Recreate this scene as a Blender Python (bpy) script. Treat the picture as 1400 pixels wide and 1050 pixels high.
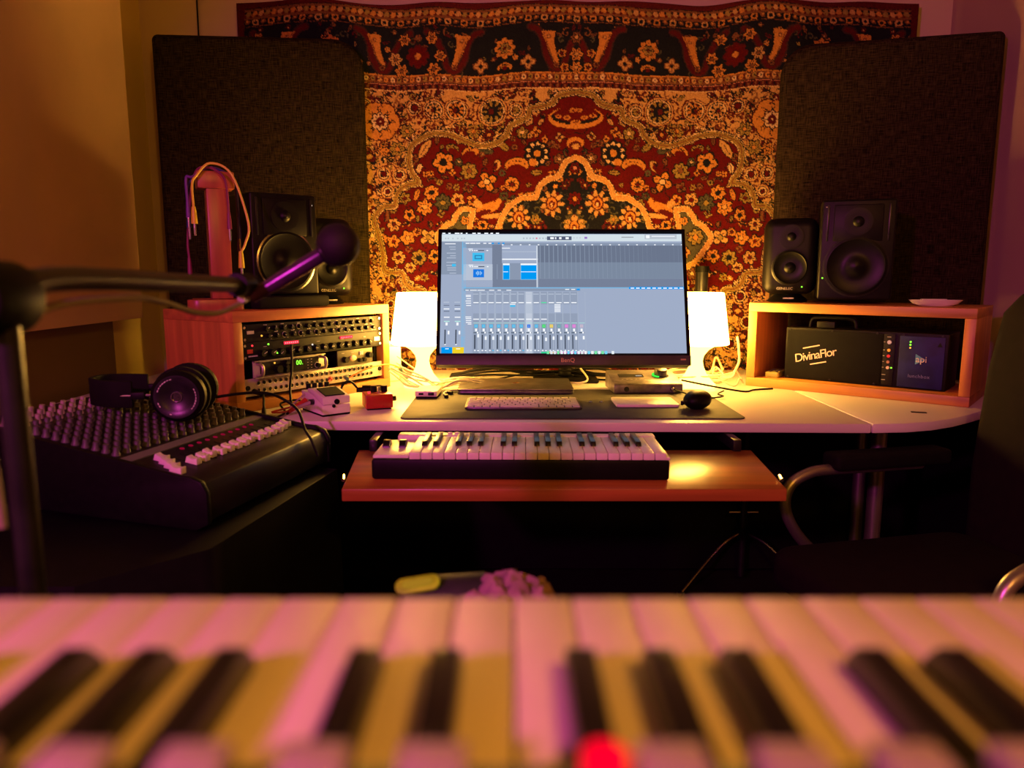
import bpy, bmesh, math, random
import numpy as np
from mathutils import Vector, Matrix, Euler
R = math.radians
rnd = random.Random(7)
for o in list(bpy.data.objects): bpy.data.objects.remove(o, do_unlink=True)
S = bpy.context.scene
COL = S.collection
# ------------------------------------------------------------------ camera
cam = bpy.data.cameras.new('camera'); camo = bpy.data.objects.new('camera', cam); COL.objects.link(camo)
camo.location = (0, 0, 1.08); camo.rotation_euler = (R(90 - 8.6), 0, 0)
cam.sensor_width = 36; cam.lens = 26; cam.clip_start = 0.01
cam.dof.use_dof = True; cam.dof.focus_distance = 2.0; cam.dof.aperture_fstop = 4.0
S.camera = camo
# ------------------------------------------------------------------ world, exposure
w = bpy.data.worlds.new('world'); S.world = w; w.use_nodes = True
w.node_tree.nodes['Background'].inputs[0].default_value = (0.01, 0.006, 0.012, 1)
w.node_tree.nodes['Background'].inputs[1].default_value = 0.02
S.view_settings.view_transform = 'Standard'; S.view_settings.look = 'None'
S.view_settings.exposure = 0.0; S.view_settings.gamma = 1.0; S.view_settings.use_curve_mapping = False
LAMP_COL = (1.0, 0.50, 0.075); LAMP_STR = 68.0
MAG_COL = (1.0, 0.08, 0.58); MAG_POW = 105.0; MAG_POS = (-.95, -.70, 1.55); MAG_DIR = Vector((1.0, 2.35, -.62))
WARM_COL = (1.0, .39, .04); WARM_POW = 40.0; WARM_POS = (.45, -.55, 1.85)
# magenta stage spot by the left wall behind the photographer, warm bulb on the right
ml = bpy.data.lights.new('magenta_spot', 'SPOT'); ml.color = MAG_COL; ml.energy = MAG_POW; ml.shadow_soft_size = 0.05; ml.spot_size = R(68); ml.spot_blend = .65
mlo = bpy.data.objects.new('magenta_spot_light', ml); mlo.rotation_euler = MAG_DIR.to_track_quat('-Z', 'Y').to_euler(); COL.objects.link(mlo); mlo.location = MAG_POS
wl = bpy.data.lights.new('warm_bulb', 'POINT'); wl.color = WARM_COL; wl.energy = WARM_POW; wl.shadow_soft_size = 0.08
wlo = bpy.data.objects.new('warm_bulb_light', wl); COL.objects.link(wlo); wlo.location = WARM_POS

# ------------------------------------------------------------------ materials
MATS = {}
def mat(name, col, rough=.5, metal=0.0, noise=0, nscale=(8, 8, 8), dark=.6, bump=0, spec=.5, emit=None, estr=1.0, coat=0):
    if name in MATS: return MATS[name]
    m = bpy.data.materials.new(name); m.use_nodes = True; nt = m.node_tree; b = nt.nodes['Principled BSDF']
    b.inputs['Base Color'].default_value = (*col, 1); b.inputs['Roughness'].default_value = rough
    b.inputs['Metallic'].default_value = metal; b.inputs['Specular IOR Level'].default_value = spec
    b.inputs['Coat Weight'].default_value = coat
    if emit:
        b.inputs['Emission Color'].default_value = (*emit, 1); b.inputs['Emission Strength'].default_value = estr
    if noise or bump:
        tc = nt.nodes.new('ShaderNodeTexCoord'); mp = nt.nodes.new('ShaderNodeMapping'); mp.inputs['Scale'].default_value = nscale
        nz = nt.nodes.new('ShaderNodeTexNoise'); nz.inputs['Scale'].default_value = 1.0; nz.inputs['Detail'].default_value = 6
        nt.links.new(tc.outputs['Object'], mp.inputs[0]); nt.links.new(mp.outputs[0], nz.inputs['Vector'])
        if noise:
            cr = nt.nodes.new('ShaderNodeValToRGB'); e = cr.color_ramp.elements
            e[0].position = .5 - .35 * noise; e[1].position = .5 + .35 * noise
            e[0].color = (*[c * dark for c in col], 1); e[1].color = (*col, 1)
            nt.links.new(nz.outputs[0], cr.inputs[0]); nt.links.new(cr.outputs[0], b.inputs['Base Color'])
        if bump:
            bp = nt.nodes.new('ShaderNodeBump'); bp.inputs['Strength'].default_value = bump; bp.inputs['Distance'].default_value = .002
            nt.links.new(nz.outputs[0], bp.inputs['Height']); nt.links.new(bp.outputs[0], b.inputs['Normal'])
    MATS[name] = m; return m
def emat(name, col, s):
    m = bpy.data.materials.new(name); m.use_nodes = True; nt = m.node_tree; nt.nodes.clear()
    e = nt.nodes.new('ShaderNodeEmission'); o = nt.nodes.new('ShaderNodeOutputMaterial')
    e.inputs[0].default_value = (*col, 1); e.inputs[1].default_value = s; nt.links.new(e.outputs[0], o.inputs[0]); return m
def attr_mat(name, emit=None, rough=.9, bump=False):
    m = bpy.data.materials.new(name); m.use_nodes = True; nt = m.node_tree; b = nt.nodes['Principled BSDF']
    a = nt.nodes.new('ShaderNodeAttribute'); a.attribute_name = 'Col'
    if emit:
        nt.nodes.remove(b); e = nt.nodes.new('ShaderNodeEmission'); e.inputs[1].default_value = emit
        nt.links.new(a.outputs['Color'], e.inputs[0]); nt.links.new(e.outputs[0], nt.nodes['Material Output'].inputs[0])
    else:
        b.inputs['Roughness'].default_value = rough; b.inputs['Specular IOR Level'].default_value = .1
        nt.links.new(a.outputs['Color'], b.inputs['Base Color'])
        tc = nt.nodes.new('ShaderNodeTexCoord'); nz = nt.nodes.new('ShaderNodeTexNoise'); nz.inputs['Scale'].default_value = 420
        bp = nt.nodes.new('ShaderNodeBump'); bp.inputs['Strength'].default_value = .6; bp.inputs['Distance'].default_value = .003
        nt.links.new(tc.outputs['Object'], nz.inputs['Vector']); nt.links.new(nz.outputs[0], bp.inputs['Height']); nt.links.new(bp.outputs[0], b.inputs['Normal'])
    return m
def fabric_mat(name, c1, c2):
    m = bpy.data.materials.new(name); m.use_nodes = True; nt = m.node_tree; b = nt.nodes['Principled BSDF']
    b.inputs['Roughness'].default_value = .95; b.inputs['Specular IOR Level'].default_value = .05
    tc = nt.nodes.new('ShaderNodeTexCoord'); outs = []
    for sc in ((30, 30, 420), (420, 420, 30)):
        mp = nt.nodes.new('ShaderNodeMapping'); mp.inputs['Scale'].default_value = sc
        nz = nt.nodes.new('ShaderNodeTexNoise'); nz.inputs['Scale'].default_value = 1; nz.inputs['Detail'].default_value = 3
        nt.links.new(tc.outputs['Object'], mp.inputs[0]); nt.links.new(mp.outputs[0], nz.inputs['Vector']); outs.append(nz)
    mx = nt.nodes.new('ShaderNodeMath'); mx.operation = 'ADD'
    nt.links.new(outs[0].outputs[0], mx.inputs[0]); nt.links.new(outs[1].outputs[0], mx.inputs[1])
    mul = nt.nodes.new('ShaderNodeMath'); mul.operation = 'MULTIPLY'; mul.inputs[1].default_value = .5; nt.links.new(mx.outputs[0], mul.inputs[0])
    cr = nt.nodes.new('ShaderNodeValToRGB'); e = cr.color_ramp.elements
    e[0].position = .40; e[1].position = .64; e[0].color = (*c1, 1); e[1].color = (*c2, 1)
    nt.links.new(mul.outputs[0], cr.inputs[0]); nt.links.new(cr.outputs[0], b.inputs['Base Color'])
    bp = nt.nodes.new('ShaderNodeBump'); bp.inputs['Strength'].default_value = .7; bp.inputs['Distance'].default_value = .003
    nt.links.new(mul.outputs[0], bp.inputs['Height']); nt.links.new(bp.outputs[0], b.inputs['Normal'])
    return m
def wood(name, c, grain=(2.5, 40, 40), dark=.45, rough=.45):
    return mat(name, c, rough, noise=.8, nscale=grain, dark=dark, bump=.15)
W_WALL = mat('painted_wall', (.62, .50, .36), .85, noise=.6, nscale=(3, 3, 3), dark=.93, bump=.05)
W_RIGHT = mat('painted_wall_rose', (.42, .27, .25), .85, noise=.6, nscale=(3, 3, 3), dark=.93)
W_LEFT = mat('painted_wall_lamp_yellow', (.88, .74, .20), .85, noise=.6, nscale=(3, 3, 3), dark=.92, bump=.05)  # yellow pushed up to stand in for lamp glow on this wall
W_DARK = mat('dark_plaster', (.10, .085, .08), .9, noise=.5, nscale=(3, 3, 3))
M_FLOOR = mat('dark_floor_boards', (.012, .009, .009), .6, noise=.5, nscale=(2, 30, 2))
M_PANELTAN = mat('tan_panel_cloth', (.74, .50, .32), .9, noise=.6, nscale=(6, 6, 6), dark=.9, bump=.1)
M_WOOD = wood('pine_board', (.66, .27, .055))
M_WOOD_V = wood('pine_board_vertical', (.66, .27, .055), grain=(40, 40, 2.5))
M_REDWOOD = wood('red_stained_wood', (.50, .13, .06), grain=(40, 40, 3), rough=.35)
M_TRAY = wood('tray_plank', (.50, .15, .035), grain=(2.2, 36, 36), rough=.28, dark=.4)
M_DESK = mat('white_laminate', (.74, .70, .66), .32, noise=.4, nscale=(4, 4, 4), dark=.96)
M_BLACK = mat('black_plastic', (.004, .004, .0045), .5, spec=.16, noise=.4, nscale=(60, 60, 60))
M_SATIN = mat('satin_black_metal', (.02, .02, .022), .32, .3, noise=.4, nscale=(40, 40, 40))
M_MATTE = mat('matte_black', (.003, .003, .003), .8, noise=.3, nscale=(40, 40, 40), spec=.2)
M_SPK = mat('speaker_shell', (.005, .004, .005), .45, spec=.22, noise=.4, nscale=(80, 80, 80))
M_CONE = mat('speaker_cone', (.004, .004, .004), .38, spec=.22, noise=.3, nscale=(50, 50, 50))
M_CHROME = mat('chrome', (.7, .68, .66), .2, 1.0, noise=.3, nscale=(30, 30, 30), dark=.85)
M_STEEL = mat('brushed_steel', (.5, .46, .42), .35, .9, noise=.4, nscale=(200, 8, 8), dark=.75)
M_SILVER = mat('silver_panel', (.55, .50, .44), .42, .35, noise=.5, nscale=(20, 20, 20), dark=.75)
M_WHITE = mat('white_plastic', (.80, .76, .72), .35, noise=.3, nscale=(20, 20, 20), dark=.95)
M_IVORY = mat('ivory_key', (.80, .72, .62), .55, spec=.25, noise=.3, nscale=(20, 20, 20), dark=.95)
M_EBONY = mat('black_key', (.008, .007, .007), .3, noise=.3, nscale=(20, 20, 20))
M_PRINT = mat('white_print', (.62, .60, .58), .6, noise=.2, nscale=(50, 50, 50))
M_GREY = mat('space_grey_metal', (.16, .155, .165), .35, .7, noise=.3, nscale=(30, 30, 30))
M_MAT = mat('desk_mat_felt', (.045, .042, .036), .75, noise=.6, nscale=(30, 30, 30), bump=.2)
M_RED = mat('red_enamel', (.42, .012, .012), .3, noise=.3, nscale=(20, 20, 20), dark=.8)
M_PALECABLE = mat('pale_cable', (.72, .62, .45), .5, noise=.3, nscale=(20, 20, 20))
M_DARKCABLE = mat('dark_cable', (.005, .005, .005), .55, spec=.15, noise=.3, nscale=(20, 20, 20))
E_RED = emat('red_led', (1, .03, .04), 2.2)
E_GREEN = emat('green_led', (.25, 1, .04), 2.2)
E_YEL = emat('amber_led', (1, .45, .05), 1.5)

# ------------------------------------------------------------------ mesh builder
def catmull(pts, n=6):
    p = [Vector(q) for q in pts]; p = [2 * p[0] - p[1]] + p + [2 * p[-1] - p[-2]]; out = []
    for i in range(1, len(p) - 2):
        for k in range(n):
            t = k / n; a, b, c, d = p[i - 1], p[i], p[i + 1], p[i + 2]
            out.append(.5 * ((2 * b) + (c - a) * t + (2 * a - 5 * b + 4 * c - d) * t * t + (3 * b - a - 3 * c + d) * t ** 3))
    out.append(p[-2]); return out
class MB:
    def __init__(s): s.v = []; s.f = []
    def add(s, vs, fs, M=None):
        n = len(s.v)
        s.v += [tuple(M @ Vector(q)) if M else tuple(q) for q in vs]; s.f += [tuple(i + n for i in f) for f in fs]; return s
    def box(s, c, d, rot=None):
        x, y, z = d[0] / 2, d[1] / 2, d[2] / 2
        vs = [(-x, -y, -z), (x, -y, -z), (x, y, -z), (-x, y, -z), (-x, -y, z), (x, -y, z), (x, y, z), (-x, y, z)]
        fs = [(3, 2, 1, 0), (4, 5, 6, 7), (0, 1, 5, 4), (1, 2, 6, 5), (2, 3, 7, 6), (3, 0, 4, 7)]
        M = Matrix.Translation(c)
        if rot: M = M @ Euler(rot).to_matrix().to_4x4()
        return s.add(vs, fs, M)
    def lathe(s, prof, seg=24, c=(0, 0, 0), rot=None):
        vs = []; fs = []; n = len(prof)
        for r, z in prof:
            for k in range(seg):
                a = 2 * math.pi * k / seg; vs.append((r * math.cos(a), r * math.sin(a), z))
        for i in range(n - 1):
            for k in range(seg):
                k2 = (k + 1) % seg; fs.append((i * seg + k, i * seg + k2, (i + 1) * seg + k2, (i + 1) * seg + k))
        fs.append(tuple(reversed(range(seg)))); fs.append(tuple((n - 1) * seg + k for k in range(seg)))
        M = Matrix.Translation(c)
        if rot: M = M @ Euler(rot).to_matrix().to_4x4()
        return s.add(vs, fs, M)
    def cyl(s, c, r, h, rot=None, seg=16, r2=None):
        return s.lathe([(r, -h / 2), (r if r2 is None else r2, h / 2)], seg, c, rot)
    def tube(s, pts, r, seg=8, smooth=0):
        p = catmull(pts, smooth) if smooth else [Vector(q) for q in pts]
        n = len(p); rr = r if isinstance(r, (list, tuple)) else [r] * n
        if len(rr) != n: rr = [rr[0] + (rr[-1] - rr[0]) * i / (n - 1) for i in range(n)]
        vs = []; fs = []; up = None
        for i in range(n):
            t = (p[min(i + 1, n - 1)] - p[max(i - 1, 0)]).normalized()
            if up is None: up = t.orthogonal().normalized()
            up = (up - t * up.dot(t)); up = up.normalized() if up.length > 1e-6 else t.orthogonal().normalized()
            q = t.cross(up)
            for k in range(seg):
                a = 2 * math.pi * k / seg; vs.append(p[i] + (up * math.cos(a) + q * math.sin(a)) * rr[i])
        for i in range(n - 1):
            for k in range(seg):
                k2 = (k + 1) % seg; fs.append((i * seg + k, i * seg + k2, (i + 1) * seg + k2, (i + 1) * seg + k))
        fs.append(tuple(reversed(range(seg)))); fs.append(tuple((n - 1) * seg + k for k in range(seg)))
        return s.add(vs, fs)
    def prism(s, poly, a, b, axis='z'):
        n = len(poly)
        def P(p, h): return {'z': (p[0], p[1], h), 'x': (h, p[0], p[1]), 'y': (p[0], h, p[1])}[axis]
        vs = [P(p, a) for p in poly] + [P(p, b) for p in poly]
        fs = [tuple(reversed(range(n))), tuple(range(n, 2 * n))] + [(i, (i + 1) % n, n + (i + 1) % n, n + i) for i in range(n)]
        return s.add(vs, fs)
    def sphere(s, c, r, sc=(1, 1, 1), u=16, v=10):
        vs = []; fs = []
        for i in range(v + 1):
            th = math.pi * i / v
            for k in range(u):
                a = 2 * math.pi * k / u; vs.append((c[0] + r * sc[0] * math.sin(th) * math.cos(a), c[1] + r * sc[1] * math.sin(th) * math.sin(a), c[2] + r * sc[2] * math.cos(th)))
        for i in range(v):
            for k in range(u):
                k2 = (k + 1) % u; fs.append((i * u + k, (i + 1) * u + k, (i + 1) * u + k2, i * u + k2))
        return s.add(vs, fs)
    def mesh(s, name, m, bevel=0, seg=2, smooth=True):
        bm = bmesh.new(); vs = [bm.verts.new(q) for q in s.v]
        for f in s.f:
            try: bm.faces.new([vs[i] for i in f])
            except ValueError: pass
        bmesh.ops.remove_doubles(bm, verts=bm.verts, dist=1e-6)
        bmesh.ops.recalc_face_normals(bm, faces=bm.faces)
        if bevel:
            es = [e for e in bm.edges if len(e.link_faces) == 2 and e.calc_face_angle() > R(35)]
            bmesh.ops.bevel(bm, geom=es, offset=bevel, segments=seg, profile=.5, affect='EDGES', clamp_overlap=True)
        me = bpy.data.meshes.new(name); bm.to_mesh(me); bm.free(); me.materials.append(m)
        if smooth:
            me.polygons.foreach_set('use_smooth', [True] * len(me.polygons)); me.set_sharp_from_angle(angle=R(38))
        return me
    def build(s, name, m, parent=None, bevel=0, seg=2, smooth=True, loc=None, rot=None):
        return put(name, s.mesh(name, m, bevel, seg, smooth), parent, loc, rot)
def put(name, me, parent=None, loc=None, rot=None):
    o = bpy.data.objects.new(name, me); COL.objects.link(o)
    if parent: o.parent = parent
    if loc: o.location = loc
    if rot: o.rotation_euler = rot
    return o
def tag(o, label, cat, group=None):
    o['label'] = label; o['category'] = cat
    if group: o['group'] = group
    return o
def thing(name, label, cat, loc=(0, 0, 0), rotz=0, group=None):
    o = bpy.data.objects.new(name, None); COL.objects.link(o); o.empty_display_size = .05
    o.location = loc; o.rotation_euler = (0, 0, rotz); return tag(o, label, cat, group)
def struct(name, mb, m, **k):
    o = mb.build(name, m, **k); o['kind'] = 'structure'; return o
def bx(c, d, rot=None): return MB().box(c, d, rot)
def text_mesh(txt, size, m, ext=.0004, shear=0, space=1.0):
    cu = bpy.data.curves.new('lettering', 'FONT'); cu.body = txt; cu.size = size; cu.extrude = ext
    cu.align_x = 'CENTER'; cu.align_y = 'CENTER'; cu.shear = shear; cu.space_character = space; cu.resolution_u = 3
    to = bpy.data.objects.new('lettering', cu); COL.objects.link(to)
    dg = bpy.context.evaluated_depsgraph_get(); dg.update()
    me = bpy.data.meshes.new_from_object(to.evaluated_get(dg)); bpy.data.objects.remove(to, do_unlink=True)
    me.materials.clear(); me.materials.append(m); return me
FRONT = (R(90), 0, 0)
def frame(loc, rz):
    M = Matrix.Translation(loc) @ Matrix.Rotation(rz, 4, 'Z')
    return lambda x, y, z: tuple(M @ Vector((x, y, z)))

# ================================================================== SETTING
XL, XR, YB, YF, ZC = -1.27, 1.50, 2.68, -2.3, 2.55
struct('floor', bx(((XL + XR) / 2, (YB + YF) / 2, -.05), (XR - XL + .4, YB - YF + .4, .1)), M_FLOOR)
struct('ceiling', bx(((XL + XR) / 2, (YB + YF) / 2, ZC + .05), (XR - XL + .4, YB - YF + .4, .1)), mat('ceiling_plaster', (.25, .21, .18), .9, noise=.5, nscale=(3, 3, 3)))
struct('wall_back', bx(((XL + XR) / 2, YB + .05, ZC / 2), (XR - XL, .1, ZC)), W_WALL)
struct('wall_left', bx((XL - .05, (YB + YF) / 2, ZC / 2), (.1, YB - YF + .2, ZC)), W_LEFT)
struct('wall_right', bx((XR + .05, (YB + YF) / 2, ZC / 2), (.1, YB - YF + .2, ZC)), W_RIGHT)
struct('wall_front', bx(((XL + XR) / 2, YF - .05, ZC / 2), (XR - XL, .1, ZC)), W_DARK)
tag(bx((XL + .012, 1.08, .468), (.024, 2.46, .930)).build('wall_shade_board', mat('olive_wall_shade', (.20, .15, .05), .85, noise=.5, nscale=(3, 3, 3), dark=.85)), 'low olive brown sheet standing in for shade on the wall below the tan panel', 'shade board')  # dark olive sheet added where the wall below the panel lies in shade
pan = bx((-1.230, 1.048, 1.60), (.080, 2.69, 1.33)).build('wall_panel', M_PANELTAN, bevel=.002)
tag(pan, 'thick tan cloth-covered panel boxed out from the wall above the mixer', 'wall panel')
tag(MB().tube([(-1.07, 2.676, 2.55), (-1.068, 2.674, 2.1), (-1.072, 2.674, 1.6)], .003, 6).build('wall_cable', M_DARKCABLE),
    'thin dark cable running up the bare back wall', 'cable')

# ------------------------------------------------------------------ hanging rug
def build_rug():
    W, H0, H1 = 470, 0, 640
    A = np.zeros((H1, W, 3), np.float32)
    RED = (.115, .004, .005); NAVY = (.010, .011, .016); TAN = (.62, .345, .105); ORG = (.62, .26, .045); OLV = (.34, .23, .05)
    CRM = (.82, .56, .27); PNK = (.55, .22, .13); MAR = (.10, .008, .010); GRN = (.09, .085, .045); BRN = (.22, .085, .03)
    yy, xx = np.mgrid[0:H1, 0:W].astype(np.float32)
    rg = random.Random(11)
    def win(x0, x1, y0, y1):
        return slice(max(0, int(y0) - 1), max(0, min(H1, int(y1) + 2))), slice(max(0, int(x0) - 1), max(0, min(W, int(x1) + 2)))
    def ell(x, y, rx, ry, c, a=0, inner=0, mask=None):
        m = max(rx, ry); s = win(x - m, x + m, y - m, y + m); X = xx[s] - x; Y = yy[s] - y
        if X.size == 0: return
        ca, sa = math.cos(a), math.sin(a); u = (X * ca + Y * sa) / rx; v = (-X * sa + Y * ca) / ry; d = np.sqrt(u * u + v * v)
        k = (d <= 1) & (d >= inner)
        if mask is not None: k &= mask[s]
        A[s][k] = c
    def line(pts, wd, c, sm=5, mask=None):
        p = [(q.x, q.y) for q in catmull([(a, b, 0) for a, b in pts], sm)] if sm else pts
        for (x0, y0), (x1, y1) in zip(p[:-1], p[1:]):
            s = win(min(x0, x1) - wd, max(x0, x1) + wd, min(y0, y1) - wd, max(y0, y1) + wd); X = xx[s]; Y = yy[s]
            if X.size == 0: continue
            dx, dy = x1 - x0, y1 - y0; L = dx * dx + dy * dy + 1e-6
            t = np.clip(((X - x0) * dx + (Y - y0) * dy) / L, 0, 1); k = (X - x0 - t * dx) ** 2 + (Y - y0 - t * dy) ** 2 <= (wd / 2) ** 2
            if mask is not None: k &= mask[s]
            A[s][k] = c
    def inside(pts):
        r = np.zeros((H1, W), bool); n = len(pts)
        for i in range(n):
            (x0, y0), (x1, y1) = pts[i], pts[(i + 1) % n]
            if y0 == y1: continue
            k = (yy >= min(y0, y1)) & (yy < max(y0, y1)); xi = x0 + (yy - y0) * (x1 - x0) / (y1 - y0); r ^= k & (xx < xi)
        return r
    def flower(x, y, r, n, pc, cc, oc=NAVY, a0=0, tip=None):
        for rr, pr, c in ((.62, .50, oc), (.60, .36, pc)):
            for k in range(n):
                a = a0 + 2 * math.pi * k / n; ell(x + r * rr * math.cos(a), y + r * rr * math.sin(a), r * pr * 1.15, r * pr * (.8 if n > 5 else 1), c, a)
        if tip:
            for k in range(n):
                a = a0 + 2 * math.pi * k / n; ell(x + r * .8 * math.cos(a), y + r * .8 * math.sin(a), r * .16, r * .16, tip)
        for k in range(n):
            a = a0 + 2 * math.pi * (k + .0) / n; line([(x, y), (x + r * .75 * math.cos(a), y + r * .75 * math.sin(a))], .9, oc if r > 5 else pc, 0)
        ell(x, y, r * .40, r * .40, oc); ell(x, y, r * .30, r * .30, cc)
    def leaf(x, y, l, wd, c, a, oc=NAVY):
        ell(x, y, l + 1.2, wd + 1.2, oc, a); ell(x, y, l, wd, c, a); ca, sa = math.cos(a), math.sin(a)
        line([(x - ca * l * .8, y - sa * l * .8), (x + ca * l * .8, y + sa * l * .8)], 1, oc, 0)
    def crescent(x, y, r, c, a, base, oc=NAVY):
        ell(x, y, r + 1.2, r * .62 + 1.2, oc, a); ell(x, y, r, r * .62, c, a)
        ell(x - math.sin(a) * -r * .42, y + math.cos(a) * r * .42, r * .8, r * .5, base, a)
        for k in range(5):
            t = (k / 4 - .5) * 1.5; ell(x + math.cos(a) * r * t * .85 + math.sin(a) * r * .35 * (1 - t * t), y + math.sin(a) * r * t * .85 - math.cos(a) * r * .35 * (1 - t * t), 1.2, 1.2, oc)
    def curl(x, y, r, c, wd=1.3, turns=1.2, a0=0, d=1):
        pts = [(x + r * (1 - t * .8) * math.cos(a0 + d * t * turns * 6.28), y + r * (1 - t * .8) * math.sin(a0 + d * t * turns * 6.28)) for t in [i / 14 for i in range(15)]]
        line(pts, wd, c, 0)
    # spandrel ground and lobed field
    A[:] = TAN
    half = [(0, 127), (23, 132), (34, 143), (52, 148), (62, 150), (66, 162), (84, 169), (91, 175), (96, 187), (112, 196), (130, 198), (153, 191), (171, 184), (192, 182), (210, 188), (224, 198),
            (228, 214), (224, 235), (215, 249), (228, 252), (240, 259), (245, 271), (247, 281), (260, 282), (270, 290), (274, 303), (268, 322), (262, 345), (258, 371), (236, 374), (231, 386), (221, 395), (206, 398),
            (204, 420), (202, 450), (190, 475), (170, 500), (150, 540), (120, 580), (0, 600)]
    sm = [(q.x, q.y) for q in catmull([(a, b, 0) for a, b in half], 4)]
    fld = inside(sm + [(-5, 600), (-5, 127)])
    spd = ~fld
    A[fld] = RED
    # spandrel scrolls
    for i in range(2600):
        x, y = rg.uniform(0, 320), rg.uniform(124, 520)
        if fld[min(H1 - 1, int(y)), min(W - 1, int(x))]: continue
        t = rg.random()
        if t < .50: curl(x, y, rg.uniform(3.5, 8), rg.choice((NAVY, NAVY, MAR, MAR, BRN)), rg.uniform(1.3, 2.6), rg.uniform(.4, 1.1), rg.uniform(0, 6), rg.choice((-1, 1)))
        elif t < .68: leaf(x, y, rg.uniform(3, 6.5), rg.uniform(1.6, 2.8), rg.choice((OLV, MAR, MAR, TAN, CRM)), rg.uniform(0, 3.1))
        elif t < .84: ell(x, y, rg.uniform(2, 4.5), rg.uniform(1.5, 3), rg.choice((NAVY, MAR, TAN)), rg.uniform(0, 3))
        else: flower(x, y, rg.uniform(3.2, 6), 5, rg.choice((RED, OLV, TAN, CRM)), rg.choice((CRM, MAR)))
    def bigring(x, y, r, pc, dc=NAVY):
        ell(x, y, r + 3.2, r + 3.2, MAR); ell(x, y, r + 2, r + 2, TAN); ell(x, y, r, r, NAVY); ell(x, y, r - 1.4, r - 1.4, CRM); ell(x, y, r - 3, r - 3, dc)
        for k in range(9):
            a = k * 6.283 / 9; ell(x + (r - 6) * math.cos(a), y + (r - 6) * math.sin(a), r * .25, r * .11, pc, a)
        ell(x + 2, y, r * .22, r * .22, MAR)
    for q in ((114, 151, 18, OLV), (163, 149, 14, ORG), (194, 150, 13, TAN), (82, 152, 9, OLV), (221, 146, 9, RED), (291, 148, 12, ORG)): bigring(*q)
    def lobed(x, y, r):
        for rr, c in ((r + 3, MAR), (r + 1, NAVY), (r, ORG)):
            for k in range(6):
                a = k * 1.047; ell(x + r * .5 * math.cos(a), y + r * .5 * math.sin(a), rr * .62, rr * .62, c)
        for k in range(8): a = k * .785; curl(x + r * .7 * math.cos(a), y + r * .7 * math.sin(a), 4, NAVY, 1.2, .8, a)
        flower(x, y, r * .5, 8, CRM, MAR); ell(x, y, r * .26, r * .26, MAR); ell(x, y, 1.6, 1.6, CRM)
    lobed(268, 166, 24); lobed(330, 210, 22)
    for q in ((139, 178, 10, OLV), (231, 178, 9, OLV), (244, 203, 10, OLV), (262, 205, 8, ORG), (118, 183, 8, RED)): flower(q[0], q[1], q[2], 6, q[3], ORG)
    for x, y, r in ((240, 239, 8), (262, 238, 8), (256, 262, 7), (228, 405, 9), (238, 440, 10), (215, 470, 9), (250, 415, 7), (245, 470, 8), (268, 440, 9), (258, 480, 9)): bigring(x, y, r, RED)
    for x, y in ((282, 215), (290, 240), (283, 262), (300, 280), (225, 425), (232, 460)): leaf(x, y, 10, 5, MAR, rg.uniform(0, 3)); ell(x, y, 4, 3, TAN)
    # field: vines, flowers
    for i in range(190):
        x, y = rg.uniform(0, 270), rg.uniform(130, 560); curl(x, y, rg.uniform(7, 20), MAR if rg.random() < .7 else NAVY, 1.2, rg.uniform(.4, .9), rg.uniform(0, 6), rg.choice((-1, 1)))
    taken = []
    def ff(x, y, r, n, pc, cc, oc=NAVY, tip=None): flower(x, y, r, n, pc, cc, oc, rg.uniform(0, 1), tip); taken.append((x, y, r))
    ff(52, 210, 16, 10, NAVY, ORG, NAVY, CRM); ell(58, 222, 6, 5, ORG)
    ff(86, 252, 10, 8, ORG, MAR); ff(120, 248, 13, 4, ORG, CRM); ff(145, 233, 11, 7, OLV, BRN); ff(180, 222, 14, 5, ORG, NAVY); ff(196, 263, 10, 7, ORG, NAVY)
    ff(180, 277, 11, 7, GRN, OLV); ff(205, 283, 11, 6, ORG, TAN); ff(247, 307, 9, 6, TAN, MAR); ff(160, 273, 9, 5, TAN, RED); ff(139, 274, 8, 5, ORG, RED); ff(233, 271, 8, 6, OLV, MAR)
    ff(226, 294, 8, 5, ORG, NAVY); ff(200, 324, 11, 4, TAN, OLV); ff(54, 181, 7, 4, ORG, MAR); ff(73, 182, 8, 5, OLV, CRM); ff(22, 188, 6, 4, TAN, RED); ff(228, 325, 10, 5, ORG, TAN); ff(247, 330, 9, 5, ORG, RED)
    ff(178, 375, 9, 6, TAN, NAVY); ff(212, 352, 10, 7, OLV, NAVY); ff(190, 350, 9, 5, ORG, NAVY); ff(240, 352, 9, 6, TAN, MAR); ff(30, 238, 6, 5, ORG, RED); ff(162, 300, 8, 4, ORG, CRM)
    for x, y, r, c, a in ((80, 226, 16, ORG, 0), (143, 207, 12, ORG, .4), (168, 203, 9, OLV, -.3), (108, 226, 8, TAN, 1)): crescent(x, y, r, c, a, RED); taken.append((x, y, r))
    leaf(206, 203, 14, 5, TAN, 1.0); leaf(98, 200, 9, 4, OLV, -.6); leaf(122, 205, 10, 4, GRN, -.2); leaf(213, 230, 7, 3, CRM, 1.4); taken += [(206, 203, 14), (110, 202, 16), (213, 230, 8)]
    ell(118, 284, 17, 7, ORG, .35); ell(104, 275, 8, 4, ORG, .9); ell(132, 279, 7, 5, TAN, -.5); ell(124, 290, 10, 3, MAR, .2); ell(112, 295, 16, 3, TAN, .1); taken.append((118, 284, 18))
    ell(0, 162, 38, 15, ORG); ell(0, 160, 34, 11, NAVY); ell(0, 157, 30, 10, RED)
    for x, y in ((4, 152), (12, 162), (24, 160), (2, 168)): ell(x, y, 5, 3, ORG); ell(x, y, 2, 1.5, MAR)
    ell(0, 196, 12, 8, ORG); ell(0, 199, 9, 6, MAR); ell(0, 201, 5, 4, TAN); taken += [(0, 162, 40), (0, 196, 14)]
    n = 0
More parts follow.
